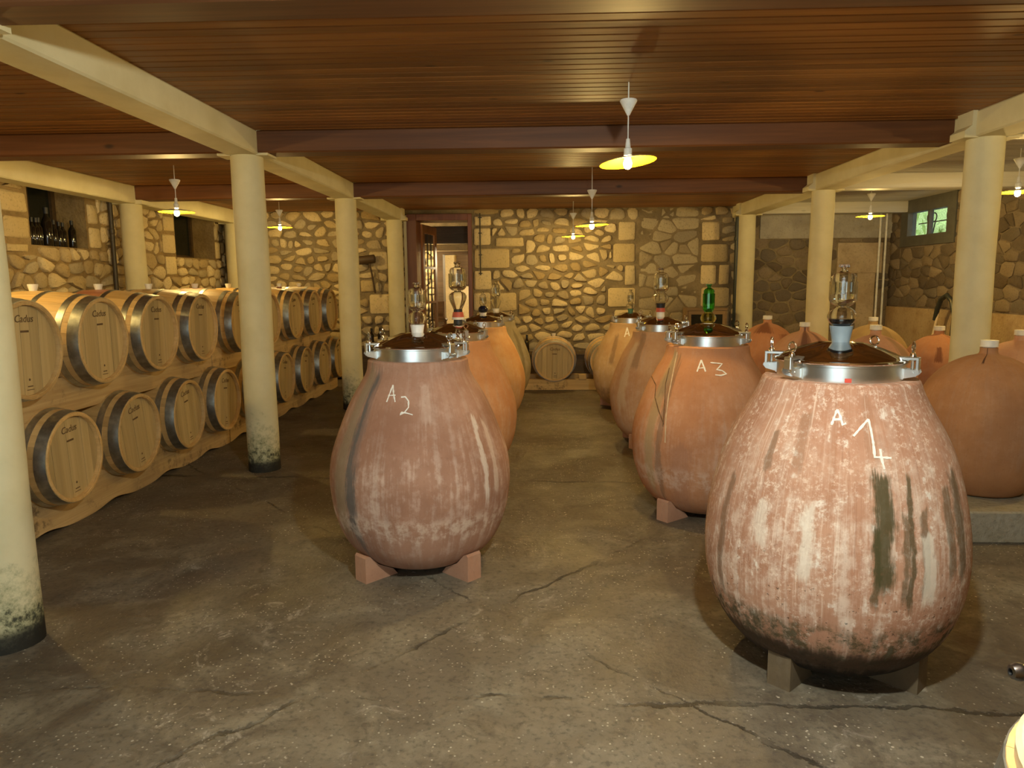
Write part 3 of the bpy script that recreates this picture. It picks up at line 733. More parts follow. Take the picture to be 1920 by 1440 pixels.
def barrel(loc, rz, label, group, twist=0.0, stain=False, logo=True):
    t = thing('wine_barrel', label, 'barrel', loc, rz, group); zc = BRB
    for k in range(NST):
        link('stave', STAVE, t, (0, 0, zc), (2 * PI * k / NST + twist, 0, 0))
        if stain and (k < 5 or k > NST - 5): link('wine_stain', STAIN_M, t, (0, 0, zc), (2 * PI * k / NST + twist, 0, 0))
    for h in HOOPS: link('hoop', h, t, (0, 0, zc))
    link('chime', CHIME, t, (0, 0, zc))
    hx = BL - 0.045
    for b in BOARDS: link('head_board', b, t, (hx, 0, zc), (twist, 0, 0))
    link('rear_head', BACKH, t, (-BL + 0.03, 0, zc))
    f = hx + 0.0185
    def onhead(me, nm, y, z):
        c, s = math.cos(twist), math.sin(twist)
        return link(nm, me, t, (f, y * c - z * s, zc + y * s + z * c), (twist, 0, 0))
    if logo:
        o = onhead(LOGO, 'brand_script', 0.0, 0.185); o.rotation_euler = (PI / 2 + twist * 0, 0, PI / 2)
        if twist: o.rotation_euler = (Matrix.Rotation(twist, 3, 'X') @ Matrix.Rotation(PI / 2, 3, 'Z') @ Matrix.Rotation(PI / 2, 3, 'X')).to_euler()
    onhead(BAR_M, 'brand_bar', 0.0, 0.112)
    onhead(DROP_M, 'tap_hole', 0.012, -0.175); onhead(TINY_M, 'small_print', 0.015, -0.215)
    link('bung', BUNGM, t, (0, 0, 2 * BRB))
    return t
XH = -3.0
TOPY = [10.52, 9.72, 8.95, 8.10, 7.30, 6.42, 5.67, 4.92, 4.18]
BOTY = [10.85, 10.07, 9.28, 8.50, 7.66, 6.84, 6.06, 5.28, 4.50, 3.74]
ORDN = ['first', 'second', 'third', 'fourth', 'fifth', 'sixth', 'seventh', 'eighth', 'ninth', 'tenth']
ZT, ZB_ = 1.228 - BRB, 0.505 - BRB
rb = random.Random(5)
for i, y in enumerate(TOPY):
    st_ = i in (1, 4, 6)
    barrel((XH - BL, y, ZT), rb.uniform(-0.015, 0.015), ('wine-stained oak barrel' if st_ else 'pale oak barrel') + ' in the upper row of the rack, %s from the stone end wall' % ORDN[i], 'barrels in the upper row', rb.uniform(-0.05, 0.05), st_)
for i, y in enumerate(BOTY):
    barrel((XH - BL, y, ZB_), rb.uniform(-0.015, 0.015), 'shaded oak barrel in the lower row of the rack, %s from the stone end wall' % ORDN[i], 'barrels in the lower row', rb.uniform(-0.16, 0.16), False)
# scalloped rails
def rail(x, y0, y1, z0, z1, below, above, zb, zt, label, w_=0.075):
    N = max(8, int((y1 - y0) / 0.045)); top = []; bot = []
    ru = brad(abs(x - (XH - BL)))
    for i in range(N + 1):
        y = y0 + (y1 - y0) * i / N; a, b = z1, z0
        for c in above:
            if abs(y - c) < ru: a = min(a, zt - math.sqrt(ru * ru - (y - c) ** 2) + 0.004)
        for c in below or []:
            if abs(y - c) < ru: b = max(b, zb + math.sqrt(ru * ru - (y - c) ** 2) - 0.004)
        if below is None: b = z0 + 0.035 * (0.5 - 0.5 * math.cos(2 * PI * (y - 0.1) / 0.78)) ** 2
        b = min(b, a - 0.03)
        top.append((y, a)); bot.append((y, b))
    mb = MB(); v = []
    for i in range(N + 1):
        for (yy, zz) in (bot[i], top[i]):
            for xx in (x - w_, x): v.append((xx - x, yy - (y0 + y1) / 2, zz - z0))
    f = [(0, 1, 3, 2), tuple(4 * N + k for k in (0, 2, 3, 1))]
    for i in range(N):
        a = 4 * i; b = a + 4
        f += [(a + 1, b + 1, b + 3, a + 3), (a, a + 2, b + 2, b), (a + 2, a + 3, b + 3, b + 2), (a, b, b + 1, a + 1)]
    mb.add(v, f); o = mb.build('barrel_rail', MAT['rail'], None, True, 40); o.location = (x, (y0 + y1) / 2, z0)
    return tag(o, label, 'rail', 'wooden barrel rails')
zcT, zcB = 1.228, 0.505
rail(-3.17, 3.2, 7.20, 0.0, 0.285, None, BOTY, 0, zcB, 'rough wooden rail on the floor under the nearer lower barrels, facing the aisle')
rail(-3.17, 7.22, 11.25, 0.0, 0.285, None, BOTY, 0, zcB, 'rough wooden rail on the floor under the farther lower barrels, facing the aisle')
rail(-3.70, 3.2, 11.25, 0.0, 0.285, None, BOTY, 0, zcB, 'rough wooden rail on the floor under the rear ends of the lower barrels')
rail(-3.17, 3.2, 6.90, 0.76, 1.00, BOTY, TOPY, zcB, zcT, 'rough scalloped rail between nearer upper and lower barrels, facing the aisle')
rail(-3.17, 6.92, 9.95, 0.76, 1.00, BOTY, TOPY, zcB, zcT, 'rough scalloped rail between middle upper and lower barrels, facing the aisle')
rail(-3.17, 9.97, 10.95, 0.76, 1.00, BOTY, TOPY, zcB, zcT, 'short scalloped rail between upper and lower barrels by the end wall')
rail(-3.70, 3.2, 11.0, 0.76, 1.00, BOTY, TOPY, zcB, zcT, 'rough scalloped rail under the rear ends of the upper barrels')
# two barrels against the end wall
BKX = [0.235, 1.06]
for i, x in enumerate(BKX):
    barrel((x, 10.80 + BL, 0.085), -PI / 2, ['pale oak barrel lying alone between the two urn rows by the end wall', 'pale oak barrel half hidden behind the right-hand urns by the end wall'][i], 'barrels at the end wall', 0.02 * (i * 2 - 1))
for k, (yy, nm) in enumerate(((10.84, 'front'), (11.5, 'rear'))):
    mb = MB(); x0, x1 = -0.35, 1.75; N = 46; v = []; f = []; ru = brad(10.80 + BL - yy) - 0.004
    for i in range(N + 1):
        x = x0 + (x1 - x0) * i / N; a = 0.155
        for c in BKX:
            if abs(x - c) < ru: a = min(a, 0.085 + BRB - math.sqrt(ru * ru - (x - c) ** 2))
        a = max(a, 0.05)
        v += [(x, yy, 0), (x, yy + 0.075, 0), (x, yy, a), (x, yy + 0.075, a)]
    for i in range(N):
        a = 4 * i; b = a + 4
        f += [(a, b, b + 2, a + 2), (a + 1, a + 3, b + 3, b + 1), (a + 2, b + 2, b + 3, a + 3), (a, a + 1, b + 1, b)]
    f += [(0, 2, 3, 1), (4 * N, 4 * N + 1, 4 * N + 3, 4 * N + 2)]
    mb.add(v, f); tag(mb.build('barrel_rail', MAT['rail_x'], None, True, 40), 'rough wooden rail across the end of the aisle under the %s of two barrels' % nm, 'rail', 'wooden barrel rails')
tag(MB().box(0.60, 0.71, 10.82, 10.90, 0.155, 0.23, 0.004).build('wood_block', MAT['rail_x'], None, False), 'small wooden block on the rail between the two end-wall barrels', 'block')

# ------------------------------------------------------------------ amphorae
APROF = [(0.001, 0.012), (0.10, 0.014), (0.22, 0.032), (0.335, 0.085), (0.425, 0.180), (0.478, 0.310), (0.498, 0.420), (0.505, 0.530), (0.488, 0.655), (0.440, 0.795), (0.388, 0.920), (0.345, 1.000), (0.308, 1.060), (0.284, 1.110), (0.276, 1.165)]
A1PROF = [(0.001, 0.012), (0.10, 0.014), (0.22, 0.034), (0.345, 0.095), (0.440, 0.205), (0.492, 0.340), (0.510, 0.480), (0.503, 0.620), (0.477, 0.770), (0.438, 0.910), (0.400, 1.000), (0.352, 1.085), (0.318, 1.150), (0.302, 1.190), (0.296, 1.205)]
def catmull(P, k=4):
    out = []
    for i in range(len(P) - 1):
        p0 = P[max(0, i - 1)]; p1 = P[i]; p2 = P[i + 1]; p3 = P[min(len(P) - 1, i + 2)]
        for j in range(k):
            t = j / k
            out.append(tuple(0.5 * (2 * b + (c - a) * t + (2 * a - 5 * b + 4 * c - d) * t * t + (3 * b - a - 3 * c + d) * t ** 3) for a, b, c, d in zip(p0, p1, p2, p3)))
    out.append(P[-1]); return [(max(0.001, r), z) for r, z in out]
ABODY = catmull(APROF); A1BODY = catmull(A1PROF)
def rad_at(prof, z):
    for (r0, z0), (r1, z1) in zip(prof, prof[1:]):
        if z0 <= z <= z1 and z1 > z0: return r0 + (r1 - r0) * (z - z0) / (z1 - z0)
    return 0.0
def hit(px, py, c, prof, s=1.0):
    """where the line of sight meets the round clay body: a point in the urn's own frame"""
    d = ray(px, py).normalized(); o = CC - Vector(c); t = max(0.1, math.hypot(o.x, o.y) - 0.7)
    while t < 14:
        p = (o + d * t) / s
        if 0.032 < p.z < prof[-1][1] and math.hypot(p.x, p.y) < rad_at(prof, p.z):
            a, b = t - 0.004, t
            for _ in range(12):
                q = (a + b) / 2; p = (o + d * q) / s
                if math.hypot(p.x, p.y) < rad_at(prof, p.z): b = q
                else: a = q
            return (o + d * b) / s
        t += 0.004
    return None
def chalk(strokes, c, s, parent, wd=0.006, nm='chalk_mark', mat=None):
    mb = MB(); prof = A1BODY if c is A[1][0] else ABODY
    for stroke in strokes:
        pts = []
        for (a, b) in zip(stroke, stroke[1:]):
            n = max(2, int(math.hypot(b[0] - a[0], b[1] - a[1]) / 4))
            for i in range(n): pts.append((a[0] + (b[0] - a[0]) * i / n, a[1] + (b[1] - a[1]) * i / n))
        pts.append(stroke[-1])
        H = [hit(px, py, c, prof, s) for px, py in pts]; H = [h for h in H if h]
        if len(H) < 2: continue
        v = []; f = []
        rg_ = random.Random(len(H))
        for i, p in enumerate(H):
            t_ = (H[min(i + 1, len(H) - 1)] - H[max(i - 1, 0)]).normalized(); dr = (rad_at(prof, p.z + 0.01) - rad_at(prof, p.z - 0.01)) / 0.02; rr_ = math.hypot(p.x, p.y); nrm = Vector((p.x / rr_, p.y / rr_, -dr)).normalized(); sd = t_.cross(nrm).normalized() * wd * 0.5 * rg_.uniform(0.6, 1.25)
            v += [p * s + nrm * 0.0022 * s + sd, p * s + nrm * 0.0022 * s - sd, p * s - nrm * 0.002 - sd, p * s - nrm * 0.002 + sd]
        for i in range(len(H) - 1):
            a = 4 * i; f += [(a + k, a + (k + 1) % 4, a + 4 + (k + 1) % 4, a + 4 + k) for k in range(4)]
        mb.add(v, f)
    if mb.f: mb.build(nm, mat or MAT['chalk'], parent, False)

def lid_parts():
    d = {}
    d['ring'] = MB().lathe([(0.225, 1.150), (0.240, 1.150), (0.240, 1.226), (0.246, 1.228), (0.246, 1.236), (0.225, 1.236)], 56).mesh('steel_ring', MAT['alu'])
    mod = lambda r, h, a: r
    P = [(0.252, 1.236), (0.256, 1.241), (0.252, 1.247), (0.238, 1.249)]
    d['rim'] = MB().lathe([(0.20, 1.236)] + P, 56).mesh('lid_rim', MAT['steel'])
    dome = [(0.240, 1.247), (0.225, 1.256), (0.16, 1.281), (0.09, 1.302), (0.05, 1.309), (0.03, 1.310), (0.001, 1.310)]
    mb = MB(); n = 56
    for (r, h) in dome:
        for k in range(n):
            a = 2 * PI * k / n
            ridge = (0.5 + 0.5 * math.cos(8 * a)) ** 8 * 0.0045 * (1 if 0.05 < r < 0.23 else 0)
            mb.v.append((r * math.cos(a), r * math.sin(a), h + ridge))
    for i in range(len(dome) - 1):
        for k in range(n): mb.f.append((i * n + k, i * n + (k + 1) % n, (i + 1) * n + (k + 1) % n, (i + 1) * n + k))
    d['dome'] = mb.mesh('lid_dome', MAT['steel'], True, 60)
    # clamp pointing along +x at the rim
    b = MB()
    for s in (-1, 1):
        P2 = [(0.238, 1.178), (0.285, 1.190), (0.296, 1.204), (0.292, 1.214), (0.238, 1.216)]
        b.prism(P2, lambda p: (p[0], s * 0.022 - 0.003, p[1]), lambda p: (p[0], s * 0.022 + 0.003, p[1]))
    b.box(0.236, 0.243, -0.03, 0.03, 1.176, 1.218)
    b.tube([(0.272, -0.028, 1.203), (0.272, 0.028, 1.203)], 0.005, 8)
    d['bracket'] = b.mesh('clamp_bracket', MAT['alu'], True, 30)
    j = MB().box(0.215, 0.292, -0.017, 0.017, 1.250, 1.262, 0.002).box(0.280, 0.292, -0.017, 0.017, 1.212, 1.252, 0.002)
    j.tube([(0.267, 0, 1.205), (0.267, 0, 1.268)], 0.006, 8)
    d['jaw'] = j.mesh('clamp_jaw', MAT['alu'], True, 30)
    e = MB().lathe([(0.001, 1.262), (0.013, 1.262), (0.011, 1.272), (0.006, 1.28), (0.001, 1.281)], 12, c=(0.267, 0, 0)); e.torus((0.267, 0, 1.300), 0.0185, 0.0042, (1, 0.0, 0))
    d['eye'] = e.mesh('eye_nut', MAT['chrome'], True, 40)
    return d
LID = lid_parts()
def body_mesh(P):
    r, z = P[-1]; return MB().lathe(P + [(r - 0.008, z + 0.007), (0.235, z + 0.007), (0.20, z), (0.001, z - 0.002)], 72).mesh('clay_body', None, True, 40)
BODY = body_mesh(ABODY); BODY1 = body_mesh(A1BODY)
def foot_mesh():
    P = [(0.22, 0.0), (0.43, 0.0), (0.43, 0.138), (0.42, 0.150), (0.398, 0.142), (0.345, 0.086), (0.25, 0.036)]
    return MB().prism(P, lambda p: (p[0], -0.048, p[1]), lambda p: (p[0], 0.048, p[1])).mesh('foot', MAT['clay_foot'], False)
FOOT = foot_mesh()
def amphora(c, s, mat, label, clamps, foot_rot, group='lidded clay urns', dark_feet=False):
    """clamps: degrees round the lid, 0 = towards -y, positive towards +x"""
    t = thing('clay_amphora', label, 'amphora', c, 0, group)
    dz = 0.043 if c is A[1][0] else 0.004; me = (BODY1 if c is A[1][0] else BODY).copy(); me.materials.clear(); me.materials.append(mat)
    link('clay_body', me, t, sc=(s, s, s)).location = (0, 0, 0)
    ld = link('steel_ring', LID['ring'], t, (0, 0, dz), sc=(s, s, s))
    l2 = link('lid', LID['rim'], t, (0, 0, dz), sc=(s, s, s)); link('lid_dome', LID['dome'], l2)
    for a in clamps:
        q = link('clamp', LID['bracket'], t, (0, 0, dz), rot=(0, 0, math.radians(a) - PI / 2), sc=(s, s, s))
        link('clamp_jaw', LID['jaw'], q); e = link('eye_nut', LID['eye'], q, rot=(0, 0, 0))
    k = thing('clay_stand', 'terracotta stand under the ' + ' '.join(label.split(',')[0].split()[:10]), 'stand', c, 0, 'terracotta stands')
    ft = FOOT
    if dark_feet: ft = FOOT.copy(); ft.materials.clear(); ft.materials.append(MAT['clay_foot_dark'])
    for i in range(4): link('foot', ft, k, rot=(0, 0, foot_rot + PI / 4 + i * PI / 2), sc=((0.91 if dark_feet else s), s, s))
    return t
OLIVE = (0.065, 0.058, 0.022); SLATE = (0.12, 0.115, 0.11); UMBER = (0.20, 0.12, 0.07)
def th_of(px, py, c, s=1.0):
    p = hit(px, py, c, A1BODY if c is A[1][0] else ABODY, s); return (math.atan2(p.x, -p.y), p.z) if p else (0, 0.5)
A = {1: ((1.228, 3.0, 0), 1.0), 2: ((-0.678, 4.05, 0), 1.012), 3: ((1.16, 5.03, 0), 1.0), 4: ((-0.675, 6.10, 0), 0.965),
     5: ((1.195, 7.20, 0), 0.96), 6: ((-0.632, 8.30, 0), 0.945), 7: ((1.165, 9.30, 0), 0.93), 8: ((-0.575, 9.85, 0), 0.93)}
def sk(n, px, y0, y1, wpx, col, st_, soft=0.4):
    c, s = A[n]; a = th_of(px, (y0 + y1) / 2, c, s); b = th_of(px + wpx, (y0 + y1) / 2, c, s); xm = {1: 1580, 2: 787, 3: 1322, 5: 1230, 7: 1178, 8: 935}[n]; zt = th_of(xm, y0, c, s)[1]; zb = th_of(xm, y1, c, s)[1]
    return (a[0], max(0.01, abs(b[0] - a[0])), zb, zt, col, st_, soft)
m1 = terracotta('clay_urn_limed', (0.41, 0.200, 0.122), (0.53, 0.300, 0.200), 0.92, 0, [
    sk(1, 1657, 870, 1125, 26, OLIVE, 0.92, 0.35), sk(1, 1645, 980, 1150, 9, OLIVE, 0.75), sk(1, 1712, 880, 1170, 7, OLIVE, 0.8), sk(1, 1700, 950, 1150, 8, OLIVE, 0.65),
    sk(1, 1738, 950, 1130, 10, OLIVE, 0.6), sk(1, 1785, 920, 1110, 9, OLIVE, 0.6), sk(1, 1803, 890, 1110, 9, OLIVE, 0.7), sk(1, 1350, 930, 1190, 6, UMBER, 0.7), sk(1, 1440, 820, 910, 8, UMBER, 0.65), sk(1, 1500, 780, 900, 16, UMBER, 0.35),
    sk(1, 1630, 740, 870, 14, (0.34, 0.17, 0.10), 0.5), sk(1, 1560, 760, 1000, 10, (0.38, 0.18, 0.10), 0.4),
    sk(1, 1745, 1000, 1150, 16, (0.80, 0.74, 0.64), 0.7), sk(1, 1510, 950, 1110, 18, (0.82, 0.76, 0.66), 0.6), sk(1, 1420, 960, 1060, 16, (0.80, 0.72, 0.62), 0.55)],
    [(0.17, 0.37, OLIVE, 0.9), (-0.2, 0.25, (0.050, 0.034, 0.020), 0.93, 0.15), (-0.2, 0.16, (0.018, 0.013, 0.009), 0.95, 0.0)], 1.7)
m2 = terracotta('clay_urn_rosy', (0.335, 0.170, 0.108), (0.44, 0.245, 0.165), 0.50, 0, [
    sk(2, 640, 684, 1050, 17, (0.30, 0.235, 0.15), 0.75, 0.4), sk(2, 660, 684, 1050, 14, SLATE, 0.88, 0.3), sk(2, 684, 684, 900, 7, (0.36, 0.20, 0.14), 0.5), sk(2, 909, 780, 960, 6, (0.78, 0.68, 0.58), 0.65), sk(2, 930, 800, 960, 5, (0.70, 0.56, 0.45), 0.5), sk(2, 800, 720, 800, 14, (0.68, 0.52, 0.42), 0.35)],
    [(0.26, 0.42, (0.70, 0.56, 0.45), 0.5)], 4.1)
m3 = terracotta('clay_urn_orange', (0.46, 0.205, 0.095), (0.56, 0.285, 0.155), 0.28, 0, [
    sk(3, 1218, 664, 950, 13, (0.40, 0.31, 0.17), 0.7, 0.4), sk(3, 1236, 664, 960, 8, UMBER, 0.6), sk(3, 1250, 664, 760, 10, (0.23, 0.18, 0.12), 0.55), sk(3, 1275, 840, 960, 25, (0.34, 0.17, 0.11), 0.4)],
    [(0.24, 0.42, (0.66, 0.50, 0.40), 0.45)], 7.7)
m4 = terracotta('clay_urn_apricot', (0.60, 0.285, 0.13), (0.68, 0.37, 0.20), 0.3, 0, [], [], 2.2)
m5 = terracotta('clay_urn_tan', (0.50, 0.265, 0.13), (0.60, 0.36, 0.20), 0.3, 0, [sk(5, 1170, 640, 780, 10, (0.66, 0.50, 0.32), 0.6), sk(5, 1196, 625, 700, 9, UMBER, 0.5)], [], 5.5)
m6 = terracotta('clay_urn_amber', (0.66, 0.33, 0.13), (0.74, 0.44, 0.21), 0.3, 0, [], [], 9.2)
m7 = terracotta('clay_urn_ochre', (0.50, 0.31, 0.15), (0.60, 0.41, 0.22), 0.3, 0, [sk(7, 1150, 625, 690, 6, UMBER, 0.6)], [(0.10, 0.34, (0.22, 0.15, 0.08), 0.5)], 3.3)
m8 = terracotta('clay_urn_greenish', (0.42, 0.33, 0.17), (0.54, 0.44, 0.25), 0.35, 0, [sk(8, 965, 600, 720, 5, (0.20, 0.16, 0.08), 0.6), sk(8, 980, 620, 720, 4, (0.20, 0.16, 0.08), 0.6)], [], 6.3)
am = {}
am[1] = amphora(*A[1], m1, 'limescaled clay urn with dark moss streak, chalked A 1', [-62, -118, 52, 128], -0.02, dark_feet=True)
am[2] = amphora(*A[2], m2, 'rosy clay urn with slate-grey run down its side, chalked A 2', [-66, -122, 48, 78, 130], 0.06)
am[3] = amphora(*A[3], m3, 'orange clay urn with pale drip lines, chalked A 3', [-62, -85, 55, 120], -0.10)
am[4] = amphora(*A[4], m4, 'apricot clay urn directly behind the urn chalked A 2', [-110, 62, 20, 150], 0.1)
am[5] = amphora(*A[5], m5, 'tan clay urn directly behind the urn chalked A 3', [-60, 70, 100, 175], 0.0)
am[6] = amphora(*A[6], m6, 'amber clay urn third in the row behind the urn chalked A 2', [-70, 60, 130], 0.0)
am[7] = amphora(*A[7], m7, 'ochre clay urn with a chalked A, fourth in its row', [-65, 20, 70, 140], 0.2)
am[8] = amphora(*A[8], m8, 'greenish-tan streaked clay urn fourth in the row behind urn A 2', [-60, 65, 130], 0.1)
chalk([[(1559, 797), (1565, 780), (1570, 768)], [(1570, 768), (1576, 782), (1580, 797), (1586, 794)], [(1562, 787), (1578, 786)],
       [(1600, 818), (1613, 803), (1628, 786)], [(1628, 786), (1633, 808), (1637, 830), (1640, 858)], [(1638, 857), (1655, 858), (1671, 859)], [(1650, 842), (1653, 862), (1658, 880)]], A[1][0], A[1][1], am[1], 0.0085)
chalk([[(725, 754), (731, 738), (737, 722)], [(737, 722), (738, 738), (741, 754)], [(728, 742), (742, 741)],
       [(752, 745), (760, 744), (766, 752), (766, 764), (758, 774), (750, 778), (753, 773), (764, 775), (774, 778)]], A[2][0], A[2][1], am[2], 0.0075)
chalk([[(1307, 697), (1311, 686), (1315, 675)], [(1315, 675), (1319, 686), (1323, 697)], [(1309, 691), (1322, 689)],
       [(1332, 680), (1344, 681), (1354, 682), (1347, 690), (1343, 693), (1354, 695), (1362, 701), (1352, 704), (1341, 703)]], A[3][0], A[3][1], am[3], 0.0085)
chalk([[(1171, 632), (1174, 622), (1176, 614)], [(1176, 614), (1178, 622), (1180, 630)], [(1172, 627), (1180, 625)]], A[7][0], A[7][1], am[7], 0.012)
MB().lathe([(0.2405, 1.215), (0.2412, 1.215), (0.2412, 1.231), (0.2405, 1.231)], 6, a0=-PI / 2 - 0.30, a1=-PI / 2 - 0.20).build('red_mark', MAT['red_ink'], am[1], False)
CRK = [[(1222, 706), (1230, 722), (1228, 745), (1235, 770), (1245, 796)], [(1255, 690), (1248, 720), (1246, 760), (1243, 800)]]
chalk(CRK, A[3][0], A[3][1], am[3], 0.006, 'drip_line', plain('drip_brown', (0.16, 0.085, 0.04), 0.9))
chalk([[(1270, 660), (1262, 700), (1254, 740), (1249, 780), (1247, 830)]], A[3][0], A[3][1], am[3], 0.008, 'pale_drip', plain('drip_pale', (0.62, 0.47, 0.30), 0.9))

# ------------------------------------------------------------------ glass airlocks
def airlock(c, z, s, label, bung, up='glass', lo='glass', pear=False, liquid=None, slim=1.0, tall=1.0):
    t = thing('glass_airlock', label, 'airlock', (c[0], c[1], z), 0, 'glass airlocks on the urn lids')
    h = -0.004
    for (mt, hh, r0, r1) in bung:
        MB().lathe([(0.001, h), (r0 * s, h), (r1 * s, h + hh * s), (0.001, h + hh * s)], 24).build('rubber_bung', MAT[mt], t); h += hh * s
    def shell(P, mt, nm, mod=None, w_=0.0026):
        Q = [(r * s, h + zz * s) for r, zz in P]; I = [(max(0.0015, r - w_ * s), zz) for r, zz in Q]
        return MB().lathe(Q + I[::-1] + [Q[0]], 40, mod=mod).build(nm, MAT[mt], t, True, 50)
    if pear: Pl = [(0.024, -0.012), (0.026, 0.0), (0.032, 0.015), (0.044, 0.042), (0.052, 0.066), (0.050, 0.084), (0.036, 0.098), (0.021, 0.104), (0.019, 0.110)]; hl = 0.110
    else: Pl = [(0.026, -0.012), (0.030, 0.0), (0.045, 0.010), (0.054, 0.028), (0.055, 0.042), (0.047, 0.060), (0.034, 0.071), (0.028, 0.076), (0.028, 0.080)]; hl = 0.080
    shell(catmull(Pl, 3), lo, 'lower_bulb')
    if liquid:
        L = [(0.001, -0.008)] + [(r * 0.95 - 0.001, zz + 0.0005) for r, zz in catmull(Pl, 3) if zz < 0.030]; L.append((0.001, L[-1][1]))
        MB().lathe([(max(0.001, r) * s, h + zz * s) for r, zz in L], 32).build('liquid', MAT[liquid], t)
    q = slim
    Pu = [(0.028, 0.0), (0.040 * q, 0.008), (0.049 * q, 0.020), (0.051 * q, 0.035), (0.051 * q, 0.075 * tall), (0.052 * q, 0.098 * tall)]
    fl = lambda r, zz, a: r * (1 + 0.035 * math.cos(12 * a))
    shell([(r, zz + hl) for r, zz in catmull(Pu, 3)], up, 'fluted_tube', fl)
    W_ = [(0.001, 0.012), (0.036 * q, 0.012), (0.045 * q, 0.022), (0.047 * q, 0.035), (0.047 * q, 0.046), (0.001, 0.046)]
    MB().lathe([(r * s, h + (zz + hl) * s) for r, zz in W_], 32).build('water', MAT['water'] if up == 'glass' else MAT[up], t)
    b = hl + 0.098 * tall
    Pc = [(0.046 * q, -0.05 * tall), (0.046 * q, 0.0), (0.047 * q, 0.012), (0.044 * q, 0.024), (0.034 * q, 0.033), (0.020, 0.037), (0.014, 0.041), (0.014, 0.052), (0.019, 0.058)]
    shell([(r, zz + b) for r, zz in catmull(Pc, 3)], up, 'cap')
    cr = MB()
    for k in range(6):
        a = 2 * PI * k / 6
        cr.lathe([(0.001, -0.006), (0.0045, -0.004), (0.006, 0.0), (0.0045, 0.004), (0.001, 0.006)], 8, c=(0.0, 0.0, 0.0))
        n = 8 * 5; off = Vector((math.cos(a) * 0.016 * s, math.sin(a) * 0.016 * s, h + (b + 0.062) * s))
        for i in range(len(cr.v) - n, len(cr.v)): cr.v[i] = tuple(Vector(cr.v[i]) * s + off)
    cr.build('crown', MAT[up], t)
    st_ = MB()
    for k in range(8):
        a = 2 * PI * k / 8; x, y = math.cos(a) * 0.030 * q * s, math.sin(a) * 0.030 * q * s
        st_.tube([(x, y, h + (hl + 0.055) * s), (x, y, h + (b - 0.004) * s)], 0.0045 * s, 6)
    st_.build('glass_ribs', MAT[up], t)
    return t
def az(n): return 1.310 * A[n][1] + (0.043 if n == 1 else 0.004)
airlock(A[1][0], az(1), 1.0, 'clear glass airlock with black liquid in a grey-blue bung', [('rubber_blue', 0.068, 0.033, 0.045)], liquid='ink')
airlock(A[2][0], az(2), 0.95, 'clear glass airlock with cloudy white bung, on the urn chalked A 2', [('rubber_white', 0.05, 0.034, 0.042)])
airlock(A[3][0], az(3), 0.95, 'green glass airlock with straw-coloured lower bulb', [('rubber_white', 0.006, 0.032, 0.032)], 'glass_green', 'glass_yellow', slim=0.82, tall=1.35)
airlock(A[4][0], az(4), 1.42, 'pear-bulbed clear glass airlock with red and black bung', [('rubber_black', 0.025, 0.028, 0.026), ('rubber_white', 0.014, 0.036, 0.036), ('rubber_red', 0.03, 0.036, 0.030), ('rubber_black', 0.016, 0.026, 0.026)], pear=True)
airlock(A[5][0], az(5), 1.40, 'clear glass airlock on a white, red and black stacked bung', [('rubber_white', 0.035, 0.028, 0.028), ('rubber_red', 0.028, 0.032, 0.030), ('rubber_black', 0.03, 0.028, 0.032)])
airlock(A[6][0], az(6), 0.98, 'airlock with black glass bulb under a clear tube', [('rubber_white', 0.03, 0.034, 0.044)], lo='glass_black', slim=0.75)
airlock(A[7][0], az(7), 0.98, 'slim clear glass airlock with dark green bung', [('rubber_green', 0.045, 0.030, 0.038)], slim=0.75)
airlock(A[8][0], az(8), 1.35, 'tall clear glass airlock on the streaked urn next to the end wall', [('rubber_white', 0.03, 0.03, 0.036)], pear=True, slim=0.85)

# ------------------------------------------------------------------ ledge and narrow-necked jars
PZ = 0.2
tag(MB().box(2.30, 5.05, 4.36, 9.95, 0, PZ, 0.01).build('concrete_ledge', MAT['concrete'], None, False), 'low pale concrete ledge carrying the narrow-necked jars', 'ledge')
JP = catmull([(0.001, 0.0), (0.20, 0.0), (0.27, 0.05), (0.345, 0.16), (0.385, 0.30), (0.40, 0.44), (0.385, 0.58), (0.335, 0.71), (0.245, 0.82), (0.14, 0.885), (0.070, 0.908), (0.052, 0.922), (0.050, 0.955)])
JAR = MB().lathe(JP + [(0.040, 0.956), (0.036, 0.93), (0.001, 0.92)], 56).mesh('jar_body', None, True, 40)
JBUNG = MB().lathe([(0.001, -0.02), (0.034, -0.02), (0.038, 0.004), (0.052, 0.006), (0.052, 0.048), (0.001, 0.050)], 24).mesh('jar_bung', MAT['bung'])
WET = (0.17, 0.055, 0.03)
def jar(x, y, s, sx, mat, label):
    t = thing('clay_jar', label, 'jar', (x, y, PZ), 0, 'narrow-necked clay jars')
    me = JAR.copy(); me.materials.clear(); me.materials.append(mat)
    link('jar_body', me, t, sc=(sx, sx, s)); link('white_bung', JBUNG, t, (0, 0, 0.955 * s))
    return t
def jm(name, c1, c2, sd, streaks): return terracotta(name, c1, c2, 0.12, 0, streaks, [], sd)
j1 = jm('jar_brown', (0.37, 0.18, 0.085), (0.45, 0.23, 0.11), 1.1, [(-0.7, 0.05, 0.86, 0.96, (0.05, 0.02, 0.015), 0.9, 0.4)])
j2 = jm('jar_rust', (0.46, 0.20, 0.10), (0.54, 0.26, 0.135), 2.4, [(-0.45, 0.13, 0.62, 0.80, WET, 0.8, 0.4), (0.5, 0.25, 0.80, 0.96, WET, 0.6, 0.4)])
j3 = jm('jar_pink', (0.52, 0.27, 0.17), (0.60, 0.34, 0.22), 3.9, [(0.6, 0.3, 0.70, 0.90, (0.25, 0.16, 0.07), 0.6, 0.4)])
